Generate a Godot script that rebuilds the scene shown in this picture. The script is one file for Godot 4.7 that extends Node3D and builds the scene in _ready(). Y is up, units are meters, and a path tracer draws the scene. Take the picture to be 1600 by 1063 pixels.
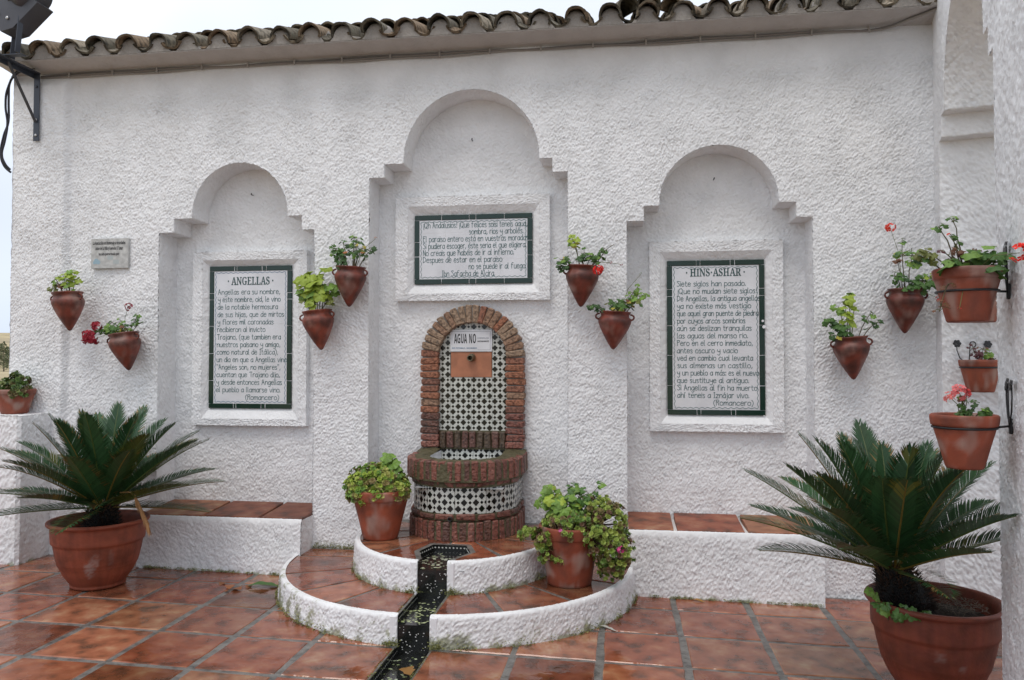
extends Node3D

class MB:
	var v := PackedVector3Array()
	var n := PackedVector3Array()
	var uv := PackedVector2Array()
	var c := PackedColorArray()
	var ix := PackedInt32Array()
	var col := Color.WHITE
	func vert(p: Vector3, nn: Vector3, u := Vector2.ZERO) -> int:
		v.append(p); n.append(nn); uv.append(u); c.append(col)
		return v.size() - 1
	func tri(a: Vector3, b: Vector3, d: Vector3, ua := Vector2.ZERO, ub := Vector2.ZERO, ud := Vector2.ZERO) -> void:
		var nn := (b - a).cross(d - a).normalized()
		var i := vert(a, nn, ua)
		vert(b, nn, ub); vert(d, nn, ud)
		ix.append(i); ix.append(i + 2); ix.append(i + 1)
	func tri_to(a: Vector3, b: Vector3, d: Vector3, dir: Vector3, ua := Vector2.ZERO, ub := Vector2.ZERO, ud := Vector2.ZERO) -> void:
		if (b - a).cross(d - a).dot(dir) < 0.0:
			tri(a, d, b, ua, ud, ub)
		else:
			tri(a, b, d, ua, ub, ud)
	func quad(a: Vector3, b: Vector3, d: Vector3, e: Vector3, ua := Vector2(0, 1), ub := Vector2(1, 1), ud := Vector2(1, 0), ue := Vector2(0, 0)) -> void:
		var nn := (d - a).cross(e - b).normalized()
		var i := vert(a, nn, ua)
		vert(b, nn, ub); vert(d, nn, ud); vert(e, nn, ue)
		ix.append(i); ix.append(i + 2); ix.append(i + 1)
		ix.append(i); ix.append(i + 3); ix.append(i + 2)
	func quad_to(a: Vector3, b: Vector3, d: Vector3, e: Vector3, dir: Vector3) -> void:
		if (d - a).cross(e - b).dot(dir) < 0.0:
			quad(a, e, d, b)
		else:
			quad(a, b, d, e)
	func grid(P: PackedVector3Array, nu: int, nv: int, UV = null, C = null, wrap := false) -> void:
		var w := nu + 1
		var base := v.size()
		for j in nv + 1:
			var jm: int = maxi(j - 1, 0) * w
			var jp: int = mini(j + 1, nv) * w
			for i in w:
				var im: int = i - 1
				var ip: int = i + 1
				if im < 0: im = nu - 1 if wrap else 0
				if ip > nu: ip = 1 if wrap else nu
				var k := j * w + i
				var nn := (P[j * w + ip] - P[j * w + im]).cross(P[jp + i] - P[jm + i])
				n.append(nn.normalized() if nn.length_squared() > 1e-16 else Vector3.UP)
				c.append(col if C == null else C[k])
				uv.append(Vector2(float(i) / nu, float(j) / nv) if UV == null else UV[k])
		v.append_array(P)
		for j in nv:
			for i in nu:
				var a := base + j * w + i
				ix.append(a); ix.append(a + w + 1); ix.append(a + 1)
				ix.append(a); ix.append(a + w); ix.append(a + w + 1)
	func lathe(prof: Array, seg := 28, wob := 0.0, at := Vector3.ZERO) -> void:
		var P := PackedVector3Array()
		var UV := PackedVector2Array()
		for j in prof.size():
			for i in seg + 1:
				var a := -TAU * i / seg
				var r: float = prof[j].x * (1.0 + wob * sin(a * 2.0 + j * 0.3) + wob * 0.6 * sin(a * 3.0 + 1.0))
				P.append(at + Vector3(r * cos(a), prof[j].y, r * sin(a)))
				UV.append(Vector2(3.0 * i / seg, prof[j].y * 4.0))
		grid(P, seg, prof.size() - 1, UV, null, true)
	func tube(pts: Array, r0: float, r1: float, seg := 6) -> void:
		var P := PackedVector3Array()
		var up := Vector3(0.31, 0.9, 0.27).normalized()
		for j in pts.size():
			var d: Vector3 = (pts[mini(j + 1, pts.size() - 1)] - pts[maxi(j - 1, 0)]).normalized()
			if absf(d.dot(up)) > 0.95: up = Vector3(0.9, 0.1, 0.4).normalized()
			var s := d.cross(up).normalized()
			var t := s.cross(d)
			var r := lerpf(r0, r1, float(j) / maxi(pts.size() - 1, 1))
			for i in seg + 1:
				var a := TAU * i / seg
				P.append(pts[j] + (s * cos(a) + t * sin(a)) * r)
		grid(P, seg, pts.size() - 1, null, null, true)
	func cap(ctr: Vector3, nn: Vector3, r: float, seg := 10) -> void:
		var s := nn.cross(Vector3(0.3, 0.5, 0.81)).normalized()
		var t := nn.cross(s)
		for i in seg:
			var a := TAU * i / seg
			var b := TAU * (i + 1) / seg
			tri_to(ctr, ctr + (s * cos(a) + t * sin(a)) * r, ctr + (s * cos(b) + t * sin(b)) * r, nn)
	func bbox(sz: Vector3, b: float, xf := Transform3D.IDENTITY, rng: RandomNumberGenerator = null, jit := 0.0) -> void:
		# chamfered box, corners optionally uneven
		var h := sz * 0.5
		var K := {}
		for sx in [-1, 1]:
			for sy in [-1, 1]:
				for sz2 in [-1, 1]:
					var j := Vector3.ZERO
					if rng: j = Vector3(rng.randf_range(-jit, jit), rng.randf_range(-jit, jit), rng.randf_range(-jit, jit))
					var o := Vector3(sx * h.x, sy * h.y, sz2 * h.z) + j
					K[[sx, sy, sz2]] = [xf * (o - Vector3(0, sy * b, sz2 * b)), xf * (o - Vector3(sx * b, 0, sz2 * b)), xf * (o - Vector3(sx * b, sy * b, 0))]
		var ctr := xf.origin
		for ax in 3:
			for s in [-1, 1]:
				var q := []
				for w in [[-1, -1], [1, -1], [1, 1], [-1, 1]]:
					var k := [0, 0, 0]
					k[ax] = s; k[(ax + 1) % 3] = w[0]; k[(ax + 2) % 3] = w[1]
					q.append(K[k][ax])
				quad_to(q[0], q[1], q[2], q[3], (q[0] + q[2]) * 0.5 - ctr)
		for ax in 3:
			var a1 := (ax + 1) % 3
			var a2 := (ax + 2) % 3
			for s in [-1, 1]:
				for t in [-1, 1]:
					var k0 := [0, 0, 0]
					var k1 := [0, 0, 0]
					k0[ax] = -1; k1[ax] = 1; k0[a1] = s; k1[a1] = s; k0[a2] = t; k1[a2] = t
					quad_to(K[k0][a1], K[k1][a1], K[k1][a2], K[k0][a2], (K[k0][a1] + K[k1][a2]) * 0.5 - ctr)
		for k in K:
			tri_to(K[k][0], K[k][1], K[k][2], K[k][0] - ctr)
	func slab(poly: PackedVector2Array, ytop: Callable, h: float, bev: float, uo := Vector2.ZERO, uvs := 1.0) -> void:
		# a flat piece seen from above with chamfered upper edge; poly in (x, z)
		var m := poly.size()
		if m < 3: return
		var sg := 1.0 if area(poly) > 0.0 else -1.0
		var ins := PackedVector2Array()
		for i in m:
			var n1 := (poly[i] - poly[(i + m - 1) % m]).normalized().orthogonal() * sg
			var n2 := (poly[(i + 1) % m] - poly[i]).normalized().orthogonal() * sg
			var nn := (n1 + n2).normalized() / maxf(0.4, sqrt(maxf(0.0, (1.0 + n1.dot(n2)) * 0.5)))
			ins.append(poly[i] - nn * bev)
		var t := Geometry2D.triangulate_polygon(ins)
		for i in range(0, t.size(), 3):
			var q := []
			for k in 3:
				var p := ins[t[i + k]]
				q.append(Vector3(p.x, ytop.call(p.x, p.y), p.y))
			tri_to(q[0], q[1], q[2], Vector3.UP, ins[t[i]] * uvs + uo, ins[t[i + 1]] * uvs + uo, ins[t[i + 2]] * uvs + uo)
		for i in m:
			var k := (i + 1) % m
			var A := ins[i]; var B := ins[k]; var C := poly[k]; var D := poly[i]
			var e := (C - D).orthogonal().normalized() * sg
			var out := Vector3(e.x, 0, e.y)
			var ya: float = ytop.call(A.x, A.y); var yb: float = ytop.call(B.x, B.y)
			var yc: float = ytop.call(C.x, C.y) - bev; var yd: float = ytop.call(D.x, D.y) - bev
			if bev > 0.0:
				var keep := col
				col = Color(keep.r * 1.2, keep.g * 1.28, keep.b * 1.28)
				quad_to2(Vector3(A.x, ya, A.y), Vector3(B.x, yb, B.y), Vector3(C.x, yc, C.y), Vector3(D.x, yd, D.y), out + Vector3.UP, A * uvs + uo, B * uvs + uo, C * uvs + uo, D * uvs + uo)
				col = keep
			quad_to2(Vector3(D.x, yd, D.y), Vector3(C.x, yc, C.y), Vector3(C.x, yc - h, C.y), Vector3(D.x, yd - h, D.y), out, D * uvs + uo, C * uvs + uo, C * uvs + uo, D * uvs + uo)
	func area(p: PackedVector2Array) -> float:
		var s := 0.0
		for i in p.size():
			s += p[i].cross(p[(i + 1) % p.size()])
		return s * 0.5
	func quad_to2(a: Vector3, b: Vector3, d: Vector3, e: Vector3, dir: Vector3, ua: Vector2, ub: Vector2, ud: Vector2, ue: Vector2) -> void:
		if (d - a).cross(e - b).dot(dir) < 0.0:
			quad(a, e, d, b, ua, ue, ud, ub)
		else:
			quad(a, b, d, e, ua, ub, ud, ue)
	func done() -> ArrayMesh:
		var m := ArrayMesh.new()
		var arr := []
		arr.resize(Mesh.ARRAY_MAX)
		arr[Mesh.ARRAY_VERTEX] = v; arr[Mesh.ARRAY_NORMAL] = n; arr[Mesh.ARRAY_TEX_UV] = uv; arr[Mesh.ARRAY_COLOR] = c; arr[Mesh.ARRAY_INDEX] = ix
		m.add_surface_from_arrays(Mesh.PRIMITIVE_TRIANGLES, arr)
		return m

var M := {}
var N1 := FastNoiseLite.new()
var N2 := FastNoiseLite.new()
var N3 := FastNoiseLite.new()
var R := RandomNumberGenerator.new()
var taken := {}

# ---------------------------------------------------------------- naming
func obj(called: String, mesh: Mesh, mat: Material, parent: Node3D) -> MeshInstance3D:
	var o := MeshInstance3D.new()
	o.name = called
	o.mesh = mesh
	o.material_override = mat
	parent.add_child(o, true)
	return o
func numbered(called: String) -> String:
	var k: int = taken.get(called, 0)
	taken[called] = k + 1
	return called if k == 0 else "%s_%03d" % [called, k]
func tag(o: Node3D, label: String, category: String, group := "") -> void:
	o.set_meta("label", label)
	if category: o.set_meta("category", category)
	if group: o.set_meta("group", group)
func thing(called: String, label: String, category: String, at := Vector3.ZERO, group := "") -> Node3D:
	var o := Node3D.new()
	o.name = numbered(called)
	add_child(o)
	o.position = at
	tag(o, label, category, group)
	return o
func stuff(o: Node3D) -> Node3D:
	o.set_meta("kind", "stuff")
	return o

# ---------------------------------------------------------------- materials
func L(r: float, g: float, b: float) -> Color:
	return Color(r, g, b).linear_to_srgb()
func ntex(sd: int, freq: float, cols: Array, size := 512, oct := 4, type := FastNoiseLite.TYPE_SIMPLEX_SMOOTH) -> NoiseTexture2D:
	var f := FastNoiseLite.new()
	f.seed = sd; f.frequency = freq; f.noise_type = type; f.fractal_octaves = oct
	var t := NoiseTexture2D.new()
	t.width = size; t.height = size; t.seamless = true; t.noise = f
	if cols.size():
		var g := Gradient.new()
		g.offsets = PackedFloat32Array(cols.map(func(x): return x[0]))
		g.colors = PackedColorArray(cols.map(func(x): return x[1]))
		t.color_ramp = g
	return t
func mat(name_: String, col: Color, rough := 0.8, vc := false) -> StandardMaterial3D:
	var m := StandardMaterial3D.new()
	m.resource_name = name_
	m.albedo_color = col
	m.roughness = rough
	m.vertex_color_use_as_albedo = vc
	M[name_] = m
	return m
func bump(m: StandardMaterial3D, t: Texture2D, cm: float) -> void:
	m.heightmap_enabled = true
	m.heightmap_texture = t
	m.heightmap_scale = cm
func tri(m: StandardMaterial3D, scale: float, world := true) -> void:
	m.uv1_triplanar = true
	m.uv1_world_triplanar = world
	m.uv1_scale = Vector3.ONE * scale
	m.uv1_triplanar_sharpness = 4.0

func g(x: float) -> Color:
	return Color(x, x, x)

func make_materials() -> void:
	var fine := ntex(3, 0.035, [], 512, 4)
	var grain := ntex(5, 0.06, [], 512, 3)
	var m := mat("plaster", L(0.87, 0.875, 0.885), 0.85, true)
	m.albedo_texture = ntex(8, 0.008, [[0.0, g(0.95)], [0.45, g(0.985)], [0.7, g(1.0)], [1.0, g(1.0)]], 512, 5)
	tri(m, 0.7)
	bump(m, fine, 0.7)
	m = mat("plaster_smooth", L(0.84, 0.84, 0.86), 0.8, true)
	tri(m, 0.9); bump(m, fine, 0.2)
	# fired floor tiles: wet
	m = mat("cotto", Color.WHITE, 1.0, true)
	m.albedo_texture = ntex(21, 0.0058, [[0.0, L(0.09, 0.055, 0.036)], [0.22, L(0.20, 0.085, 0.05)], [0.38, L(0.31, 0.115, 0.062)], [0.55, L(0.37, 0.14, 0.078)], [0.70, L(0.41, 0.18, 0.10)], [0.84, L(0.46, 0.24, 0.14)], [1.0, L(0.50, 0.31, 0.19)]], 1024, 8)
	m.roughness_texture = ntex(31, 0.005, [[0.0, g(0.04)], [0.45, g(0.07)], [0.62, g(0.17)], [1.0, g(0.36)]], 512, 5)
	m.uv1_scale = Vector3(0.9, 0.9, 0.9)
	bump(m, ntex(33, 0.012, [], 512, 5), 0.3)
	m = mat("cotto_dry", Color.WHITE, 0.55, true)
	m.albedo_texture = M.cotto.albedo_texture
	m.uv1_scale = Vector3(0.9, 0.9, 0.9)
	bump(m, ntex(34, 0.015, [], 512, 5), 0.3)
	m = mat("grout", L(0.235, 0.225, 0.21), 0.35, true)
	m.albedo_texture = ntex(41, 0.02, [[0.0, g(0.55)], [0.5, g(0.85)], [1.0, g(1.0)]], 512, 5)
	tri(m, 1.3); bump(m, grain, 0.3)
	# terracotta of pots
	m = mat("terracotta", Color.WHITE, 0.62, true)
	m.albedo_texture = ntex(51, 0.008, [[0.0, g(0.72)], [0.4, g(0.9)], [0.75, g(1.0)], [1.0, g(1.0)]], 512, 5)
	tri(m, 1.6, false); bump(m, grain, 0.08)
	m = mat("clay_red", Color.WHITE, 0.5, true)
	m.albedo_texture = ntex(53, 0.01, [[0.0, g(0.62)], [0.4, g(0.85)], [0.75, g(1.0)], [1.0, g(1.0)]], 512, 5)
	tri(m, 2.2, false); bump(m, grain, 0.07)
	m = mat("roof_clay", Color.WHITE, 0.85, true)
	m.albedo_texture = ntex(61, 0.012, [[0.0, L(0.05, 0.045, 0.03)], [0.3, L(0.16, 0.13, 0.09)], [0.5, L(0.33, 0.26, 0.18)], [0.72, L(0.40, 0.33, 0.25)], [1.0, L(0.30, 0.30, 0.22)]], 512, 5)
	tri(m, 2.4); bump(m, grain, 0.3)
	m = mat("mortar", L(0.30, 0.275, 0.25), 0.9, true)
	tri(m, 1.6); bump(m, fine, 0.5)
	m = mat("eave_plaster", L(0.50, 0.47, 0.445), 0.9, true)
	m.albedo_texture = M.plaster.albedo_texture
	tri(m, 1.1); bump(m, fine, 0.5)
	# bricks
	var bt := ntex(71, 0.02, [[0.0, g(0.45)], [0.35, g(0.8)], [0.6, g(1.0)], [1.0, g(1.0)]], 512, 5)
	var bb := ntex(72, 0.03, [], 512, 5)
	m = mat("brick", Color.WHITE, 0.75, true)
	m.albedo_texture = bt
	tri(m, 3.0); bump(m, bb, 0.6)
	m = mat("brick_wet", Color.WHITE, 0.42, true)
	m.albedo_texture = bt
	tri(m, 3.0); bump(m, bb, 0.6)
	m = mat("mossy_cement", L(0.13, 0.115, 0.07), 0.7, true)
	m.albedo_texture = ntex(81, 0.015, [[0.0, L(0.3, 0.3, 0.2)], [0.5, L(0.75, 0.75, 0.6)], [1.0, g(1.0)]], 512, 5)
	tri(m, 2.0); bump(m, fine, 0.5)
	# glazed tiles
	m = mat("azulejo", Color.WHITE, 0.12)
	m.albedo_texture = ImageTexture.create_from_image(pattern_image())
	m = mat("white_glaze", L(0.80, 0.81, 0.84), 0.12)
	m.albedo_texture = ntex(91, 0.01, [[0.0, g(0.93)], [1.0, g(1.0)]], 256, 3)
	tri(m, 1.5)
	mat("green_glaze", L(0.012, 0.035, 0.025), 0.15)
	mat("ink_green", L(0.085, 0.165, 0.17), 0.4)
	mat("ink_dark", L(0.02, 0.07, 0.07), 0.4)
	mat("ink_blue", L(0.10, 0.19, 0.30), 0.4)
	mat("ink_black", L(0.012, 0.012, 0.014), 0.5)
	mat("ink_grey", L(0.14, 0.15, 0.19), 0.5)
	m = mat("terracotta_tile", L(0.50, 0.20, 0.105), 0.4)
	m.albedo_texture = ntex(95, 0.01, [[0.0, g(0.85)], [1.0, g(1.0)]], 256, 4)
	tri(m, 3.0)
	mat("black_tile", L(0.012, 0.013, 0.012), 0.1)
	mat("chip", Color.WHITE, 0.25, true)
	m = mat("water", Color(0.16, 0.17, 0.08, 0.03), 0.03)
	m.transparency = BaseMaterial3D.TRANSPARENCY_ALPHA
	m.metallic_specular = 0.28
	mat("iron", L(0.012, 0.012, 0.014), 0.45)
	m = mat("painted_steel", L(0.05, 0.058, 0.075), 0.4); m.metallic = 0.2
	m = mat("lamp_body", L(0.075, 0.075, 0.085), 0.38); m.metallic = 0.2
	mat("zinc", L(0.5, 0.5, 0.5), 0.35).metallic = 0.7
	mat("cable_black", L(0.012, 0.012, 0.016), 0.45)
	m = mat("cable_painted", L(0.36, 0.34, 0.32), 0.7, true)
	m = mat("brass", L(0.20, 0.17, 0.11), 0.45); m.metallic = 0.7
	mat("pipe_plastic", L(0.05, 0.055, 0.06), 0.4)
	m = mat("soil", L(0.028, 0.02, 0.014), 0.95, true)
	tri(m, 3.0); bump(m, fine, 1.2)
	# plants
	m = mat("leaf", Color.WHITE, 0.5, true)
	m.backlight_enabled = true; m.backlight = g(0.55)
	m = mat("frond", Color.WHITE, 0.36, true)
	m.backlight_enabled = true; m.backlight = g(0.14)
	mat("stem", Color.WHITE, 0.7, true)
	m = mat("petal", Color.WHITE, 0.6, true)
	m.backlight_enabled = true; m.backlight = g(0.4)
	mat("moss", Color.WHITE, 0.95, true)
	m = mat("field", Color.WHITE, 0.95, true)
	m.albedo_texture = ntex(99, 0.01, [[0.0, g(0.8)], [1.0, g(1.0)]], 512, 5)
	tri(m, 0.01)
	m = mat("sign_stone", L(0.62, 0.62, 0.60), 0.5)
	m.albedo_texture = ntex(97, 0.02, [[0.0, g(0.8)], [1.0, g(1.0)]], 256, 5)
	tri(m, 4.0)

func pattern_image() -> Image:
	# one glazed tile: two by two repeats of black lozenges and small black octagons between white bars
	var S := 256
	var im := Image.create(S, S, true, Image.FORMAT_RGB8)
	for y in S:
		for x in S:
			var px := fposmod(x * 2.0 / S + 0.25, 1.0)
			var py := fposmod(y * 2.0 / S + 0.25, 1.0)
			var colr := Color(0.82, 0.83, 0.80)
			# thin grey joints along the diagonals that frame the white bars
			var d1 := absf(fposmod(px + py, 0.5) - 0.25)
			var d2 := absf(fposmod(px - py, 0.5) - 0.25)
			var w := 0.014
			if absf(d1 - 0.125) < w or absf(d2 - 0.125) < w: colr = Color(0.60, 0.62, 0.60)
			for k in [[0.0, 0.0], [0.5, 0.5], [1.0, 0.0], [0.0, 1.0], [1.0, 1.0]]:
				var ax := absf(px - k[0]); var ay := absf(py - k[1])
				if ax + ay < 0.295: colr = Color(0.075, 0.09, 0.075)
			for k in [[0.5, 0.0], [0.0, 0.5], [1.0, 0.5], [0.5, 1.0]]:
				var ax := absf(px - k[0]); var ay := absf(py - k[1])
				if maxf(maxf(ax, ay), (ax + ay) * 0.72) < 0.118: colr = Color(0.075, 0.09, 0.075)
			im.set_pixel(x, y, colr)
	im.generate_mipmaps()
	return im

# ---------------------------------------------------------------- rough plaster
func floor_y(x: float, _z := 0.0) -> float:
	return 0.025 - 0.016 * x
const E1 := Vector3(0.93, -0.14, 0.34)
const E2 := Vector3(0.10, 0.988, 0.12)
func ph(p: Vector3) -> float:
	var q := Vector3(p.dot(E1) * 0.90, p.dot(E2) * 1.28, p.dot(E1.cross(E2)))
	var s := N1.get_noise_3dv(q)
	var t := N2.get_noise_3dv(q)
	var k := 1.0 + 0.2 * N3.get_noise_3dv(p)
	if p.y > 3.22: k *= 1.0 - 0.7 * smoothstep(3.22, 3.42, p.y)
	return (s * 0.85 + t * 0.8) * k
func rough(mb: MB, F: Callable, nu: int, nv: int, amp: float, colf = null, ampf = null) -> void:
	# a sheet F(s, t) made uneven; one row beyond each edge is worked out too, so that sheets meet without a seam
	nu = maxi(nu, 1); nv = maxi(nv, 1)
	var w := nu + 3
	var hh := nv + 3
	var B := PackedVector3Array()
	B.resize(w * hh)
	for j in hh:
		for i in w:
			B[j * w + i] = F.call(float(i - 1) / nu, float(j - 1) / nv)
	var P := B.duplicate()
	var H := PackedFloat32Array(); H.resize(B.size())
	for j in hh:
		var jm := maxi(j - 1, 0) * w
		var jp := mini(j + 1, hh - 1) * w
		for i in w:
			var k := j * w + i
			var nn := (B[j * w + mini(i + 1, w - 1)] - B[j * w + maxi(i - 1, 0)]).cross(B[jp + i] - B[jm + i]).normalized()
			H[k] = ph(B[k])
			P[k] = B[k] + nn * (H[k] * amp * (ampf.call(float(i - 1) / nu, float(j - 1) / nv) if ampf != null else 1.0))
	var base := mb.v.size()
	for j in range(1, hh - 1):
		for i in range(1, w - 1):
			var k := j * w + i
			var nn := (P[k + 1] - P[k - 1]).cross(P[k + w] - P[k - w])
			mb.v.append(P[k])
			mb.n.append(nn.normalized() if nn.length_squared() > 1e-18 else Vector3.UP)
			mb.c.append(mb.col if colf == null else colf.call(B[k], H[k]))
			mb.uv.append(Vector2(float(i) / nu, float(j) / nv))
	for j in nv:
		for i in nu:
			var q := base + j * (nu + 1) + i
			mb.ix.append(q); mb.ix.append(q + nu + 2); mb.ix.append(q + 1)
			mb.ix.append(q); mb.ix.append(q + nu + 1); mb.ix.append(q + nu + 2)
func rquad(mb: MB, a: Vector3, b: Vector3, d: Vector3, e: Vector3, step: float, amp: float, colf = null) -> void:
	# a b d e run anticlockwise seen from outside
	var nu := ceili(maxf((b - a).length(), (d - e).length()) / step)
	var nv := ceili(maxf((e - a).length(), (d - b).length()) / step)
	rough(mb, func(s: float, t: float): return a.lerp(b, s).lerp(e.lerp(d, s), t), nu, nv, amp, colf)

func arched_wall(mb: MB, o: Vector3, X: Vector3, x0: float, x1: float, y0: float, y1: float, openings: Array, step: float, amp: float, bulge = null, colf = null) -> void:
	# a wall face in the plane through o, along X and upright, left open under each stepped arch; all sheets share the same rows
	var Nn := X.cross(Vector3.UP)
	var at := func(x: float, y: float) -> Vector3:
		return o + X * x + Vector3.UP * y + (Nn * bulge.call(x, y) if bulge != null else Vector3.ZERO)
	var x := x0
	for op in openings:
		var b: Array = op.b
		if b[0] > x: _patch(mb, at, x, b[0], y0, y1, step, amp, colf)
		_patch(mb, at, b[0], b[1], op.y1, y1, step, amp, colf)
		_patch(mb, at, b[1], b[2], op.y2, y1, step, amp, colf)
		var r: float = (b[3] - b[2]) * 0.5
		var c: float = (b[3] + b[2]) * 0.5
		var ry: float = op.apex - op.y2 - 0.02
		var nu := ceili(PI * r / step)
		var nv := ceili((y1 - op.y2) / step)
		rough(mb, func(s: float, t: float):
			var th := PI * (1.0 - s)
			var xx := c + r * cos(th)
			if s <= 0.0: xx = b[2] + s * nu * step
			if s >= 1.0: xx = b[3] + (s - 1.0) * nu * step
			var yy: float = op.y2 + 0.02 + ry * sin(th) if s > 0.001 and s < 0.999 else op.y2
			return at.call(xx, maxf(yy, row_y(op.y2, y1, step, nv, t))), nu, nv, amp, colf)
		_patch(mb, at, b[3], b[4], op.y2, y1, step, amp, colf)
		_patch(mb, at, b[4], b[5], op.y1, y1, step, amp, colf)
		x = b[5]
	if x1 > x: _patch(mb, at, x, x1, y0, y1, step, amp, colf)
func row_y(base: float, y1: float, step: float, nv: int, t: float) -> float:
	var j := roundi(t * nv)
	return base + minf(j, 0) * step if j <= 0 else y1 - (nv - j) * step
func _patch(mb: MB, at: Callable, xa: float, xb: float, base: float, y1: float, step: float, amp: float, colf = null) -> void:
	var nv := ceili((y1 - base) / step)
	rough(mb, func(s: float, t: float): return at.call(lerpf(xa, xb, s), row_y(base, y1, step, nv, t)), ceili((xb - xa) / step), nv, amp, colf)
func reveal(mb: MB, o: Vector3, X: Vector3, op: Dictionary, y0: float, depth: float, step: float, amp: float, front := 0.003) -> void:
	# jambs, stepped shoulders and curved soffit of one opening
	var Nn := X.cross(Vector3.UP)
	var b: Array = op.b
	var r: float = (b[3] - b[2]) * 0.5
	var c: float = (b[3] + b[2]) * 0.5
	var line := [Vector2(b[0], y0), Vector2(b[0], op.y1), Vector2(b[1], op.y1), Vector2(b[1], op.y2), Vector2(b[2], op.y2)]
	for i in 61:
		var th := PI * (1.0 - i / 60.0)
		line.append(Vector2(c + r * cos(th), op.y2 + 0.02 + (op.apex - op.y2 - 0.02) * sin(th)))
	line.append_array([Vector2(b[3], op.y2), Vector2(b[4], op.y2), Vector2(b[4], op.y1), Vector2(b[5], op.y1), Vector2(b[5], y0)])
	var pts := [line[0]]
	for i in line.size() - 1:
		var m := maxi(1, roundi((line[i + 1] - line[i]).length() / step))
		for k in m: pts.append(line[i].lerp(line[i + 1], (k + 1.0) / m))
	var n := pts.size() - 1
	rough(mb, func(s: float, t: float):
		var p: Vector2 = pts[clampi(roundi(s * n), 0, n)]
		return o + X * p.x + Vector3.UP * p.y + Nn * lerpf(-depth, front, t), n, ceili(depth / step), amp)

# ---------------------------------------------------------------- the setting
const CLAY := [[0.92, 0.85, 0.82], [1.08, 0.95, 0.85], [0.62, 0.52, 0.50], [0.98, 1.08, 1.02], [0.80, 0.62, 0.60], [0.50, 0.46, 0.42], [1.05, 1.18, 1.1], [0.92, 0.72, 0.66], [1.0, 0.9, 0.85]]
func clay_tint() -> Color:
	var k: Array = CLAY[R.randi() % CLAY.size()]
	return Color(k[0], k[1], k[2]) * R.randf_range(0.70, 0.98)

func build_sky_and_camera() -> void:
	var cam := Camera3D.new()
	cam.name = "camera"
	cam.position = Vector3(0.98174, 1.447, 5.06117)
	cam.rotation_order = EULER_ORDER_YXZ
	cam.rotation_degrees = Vector3(1.4556, 8.163, 0)
	cam.fov = 47.0813
	cam.near = 0.05
	cam.far = 6000.0
	add_child(cam)
	cam.current = true
	var e := Environment.new()
	e.background_mode = Environment.BG_SKY
	var sm := ProceduralSkyMaterial.new()
	sm.sky_top_color = L(1.04, 1.08, 1.15)
	sm.sky_horizon_color = L(0.45, 0.54, 0.70)
	sm.sky_curve = 0.35
	sm.sky_energy_multiplier = 1.0
	sm.ground_bottom_color = L(0.12, 0.1, 0.08)
	sm.ground_horizon_color = L(0.3, 0.3, 0.28)
	var cov := NoiseTexture2D.new()
	var cn := FastNoiseLite.new()
	cn.seed = 4; cn.frequency = 0.006; cn.fractal_octaves = 4
	cov.width = 1024; cov.height = 512; cov.seamless = true; cov.noise = cn
	var cg := Gradient.new()
	cg.offsets = PackedFloat32Array([0.0, 0.45, 0.8])
	cg.colors = PackedColorArray([Color(1, 1, 1, 0.0), Color(1, 1, 1, 0.08), Color(1, 1, 1, 0.30)])
	cov.color_ramp = cg
	sm.sky_cover = cov
	sm.sky_cover_modulate = Color(1, 1, 1, 1)
	var sky := Sky.new()
	sky.sky_material = sm
	e.sky = sky
	e.tonemap_mode = Environment.TONE_MAPPER_LINEAR
	e.tonemap_exposure = 1.08
	e.sdfgi_enabled = true
	e.ssao_enabled = true
	e.ssil_enabled = true
	var we := WorldEnvironment.new()
	we.name = "world_environment"
	we.environment = e
	add_child(we)
	var sun := DirectionalLight3D.new()
	sun.name = "sun"
	sun.light_energy = 0.36
	sun.light_color = Color(1.0, 0.98, 0.96)
	sun.light_angular_distance = 24.0
	sun.shadow_enabled = true
	sun.rotation_degrees = Vector3(-63, -16, 0)
	add_child(sun)

const NICHES := [
	{"b": [-2.25, -2.138, -2.004, -1.302, -1.197, -1.107], "y1": 2.338, "y2": 2.436, "apex": 2.816},
	{"b": [-0.719, -0.616, -0.480, 0.436, 0.523, 0.622], "y1": 2.677, "y2": 2.768, "apex": 3.247},
	{"b": [1.001, 1.111, 1.210, 1.945, 2.051, 2.149], "y1": 2.340, "y2": 2.436, "apex": 2.812}]

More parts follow.
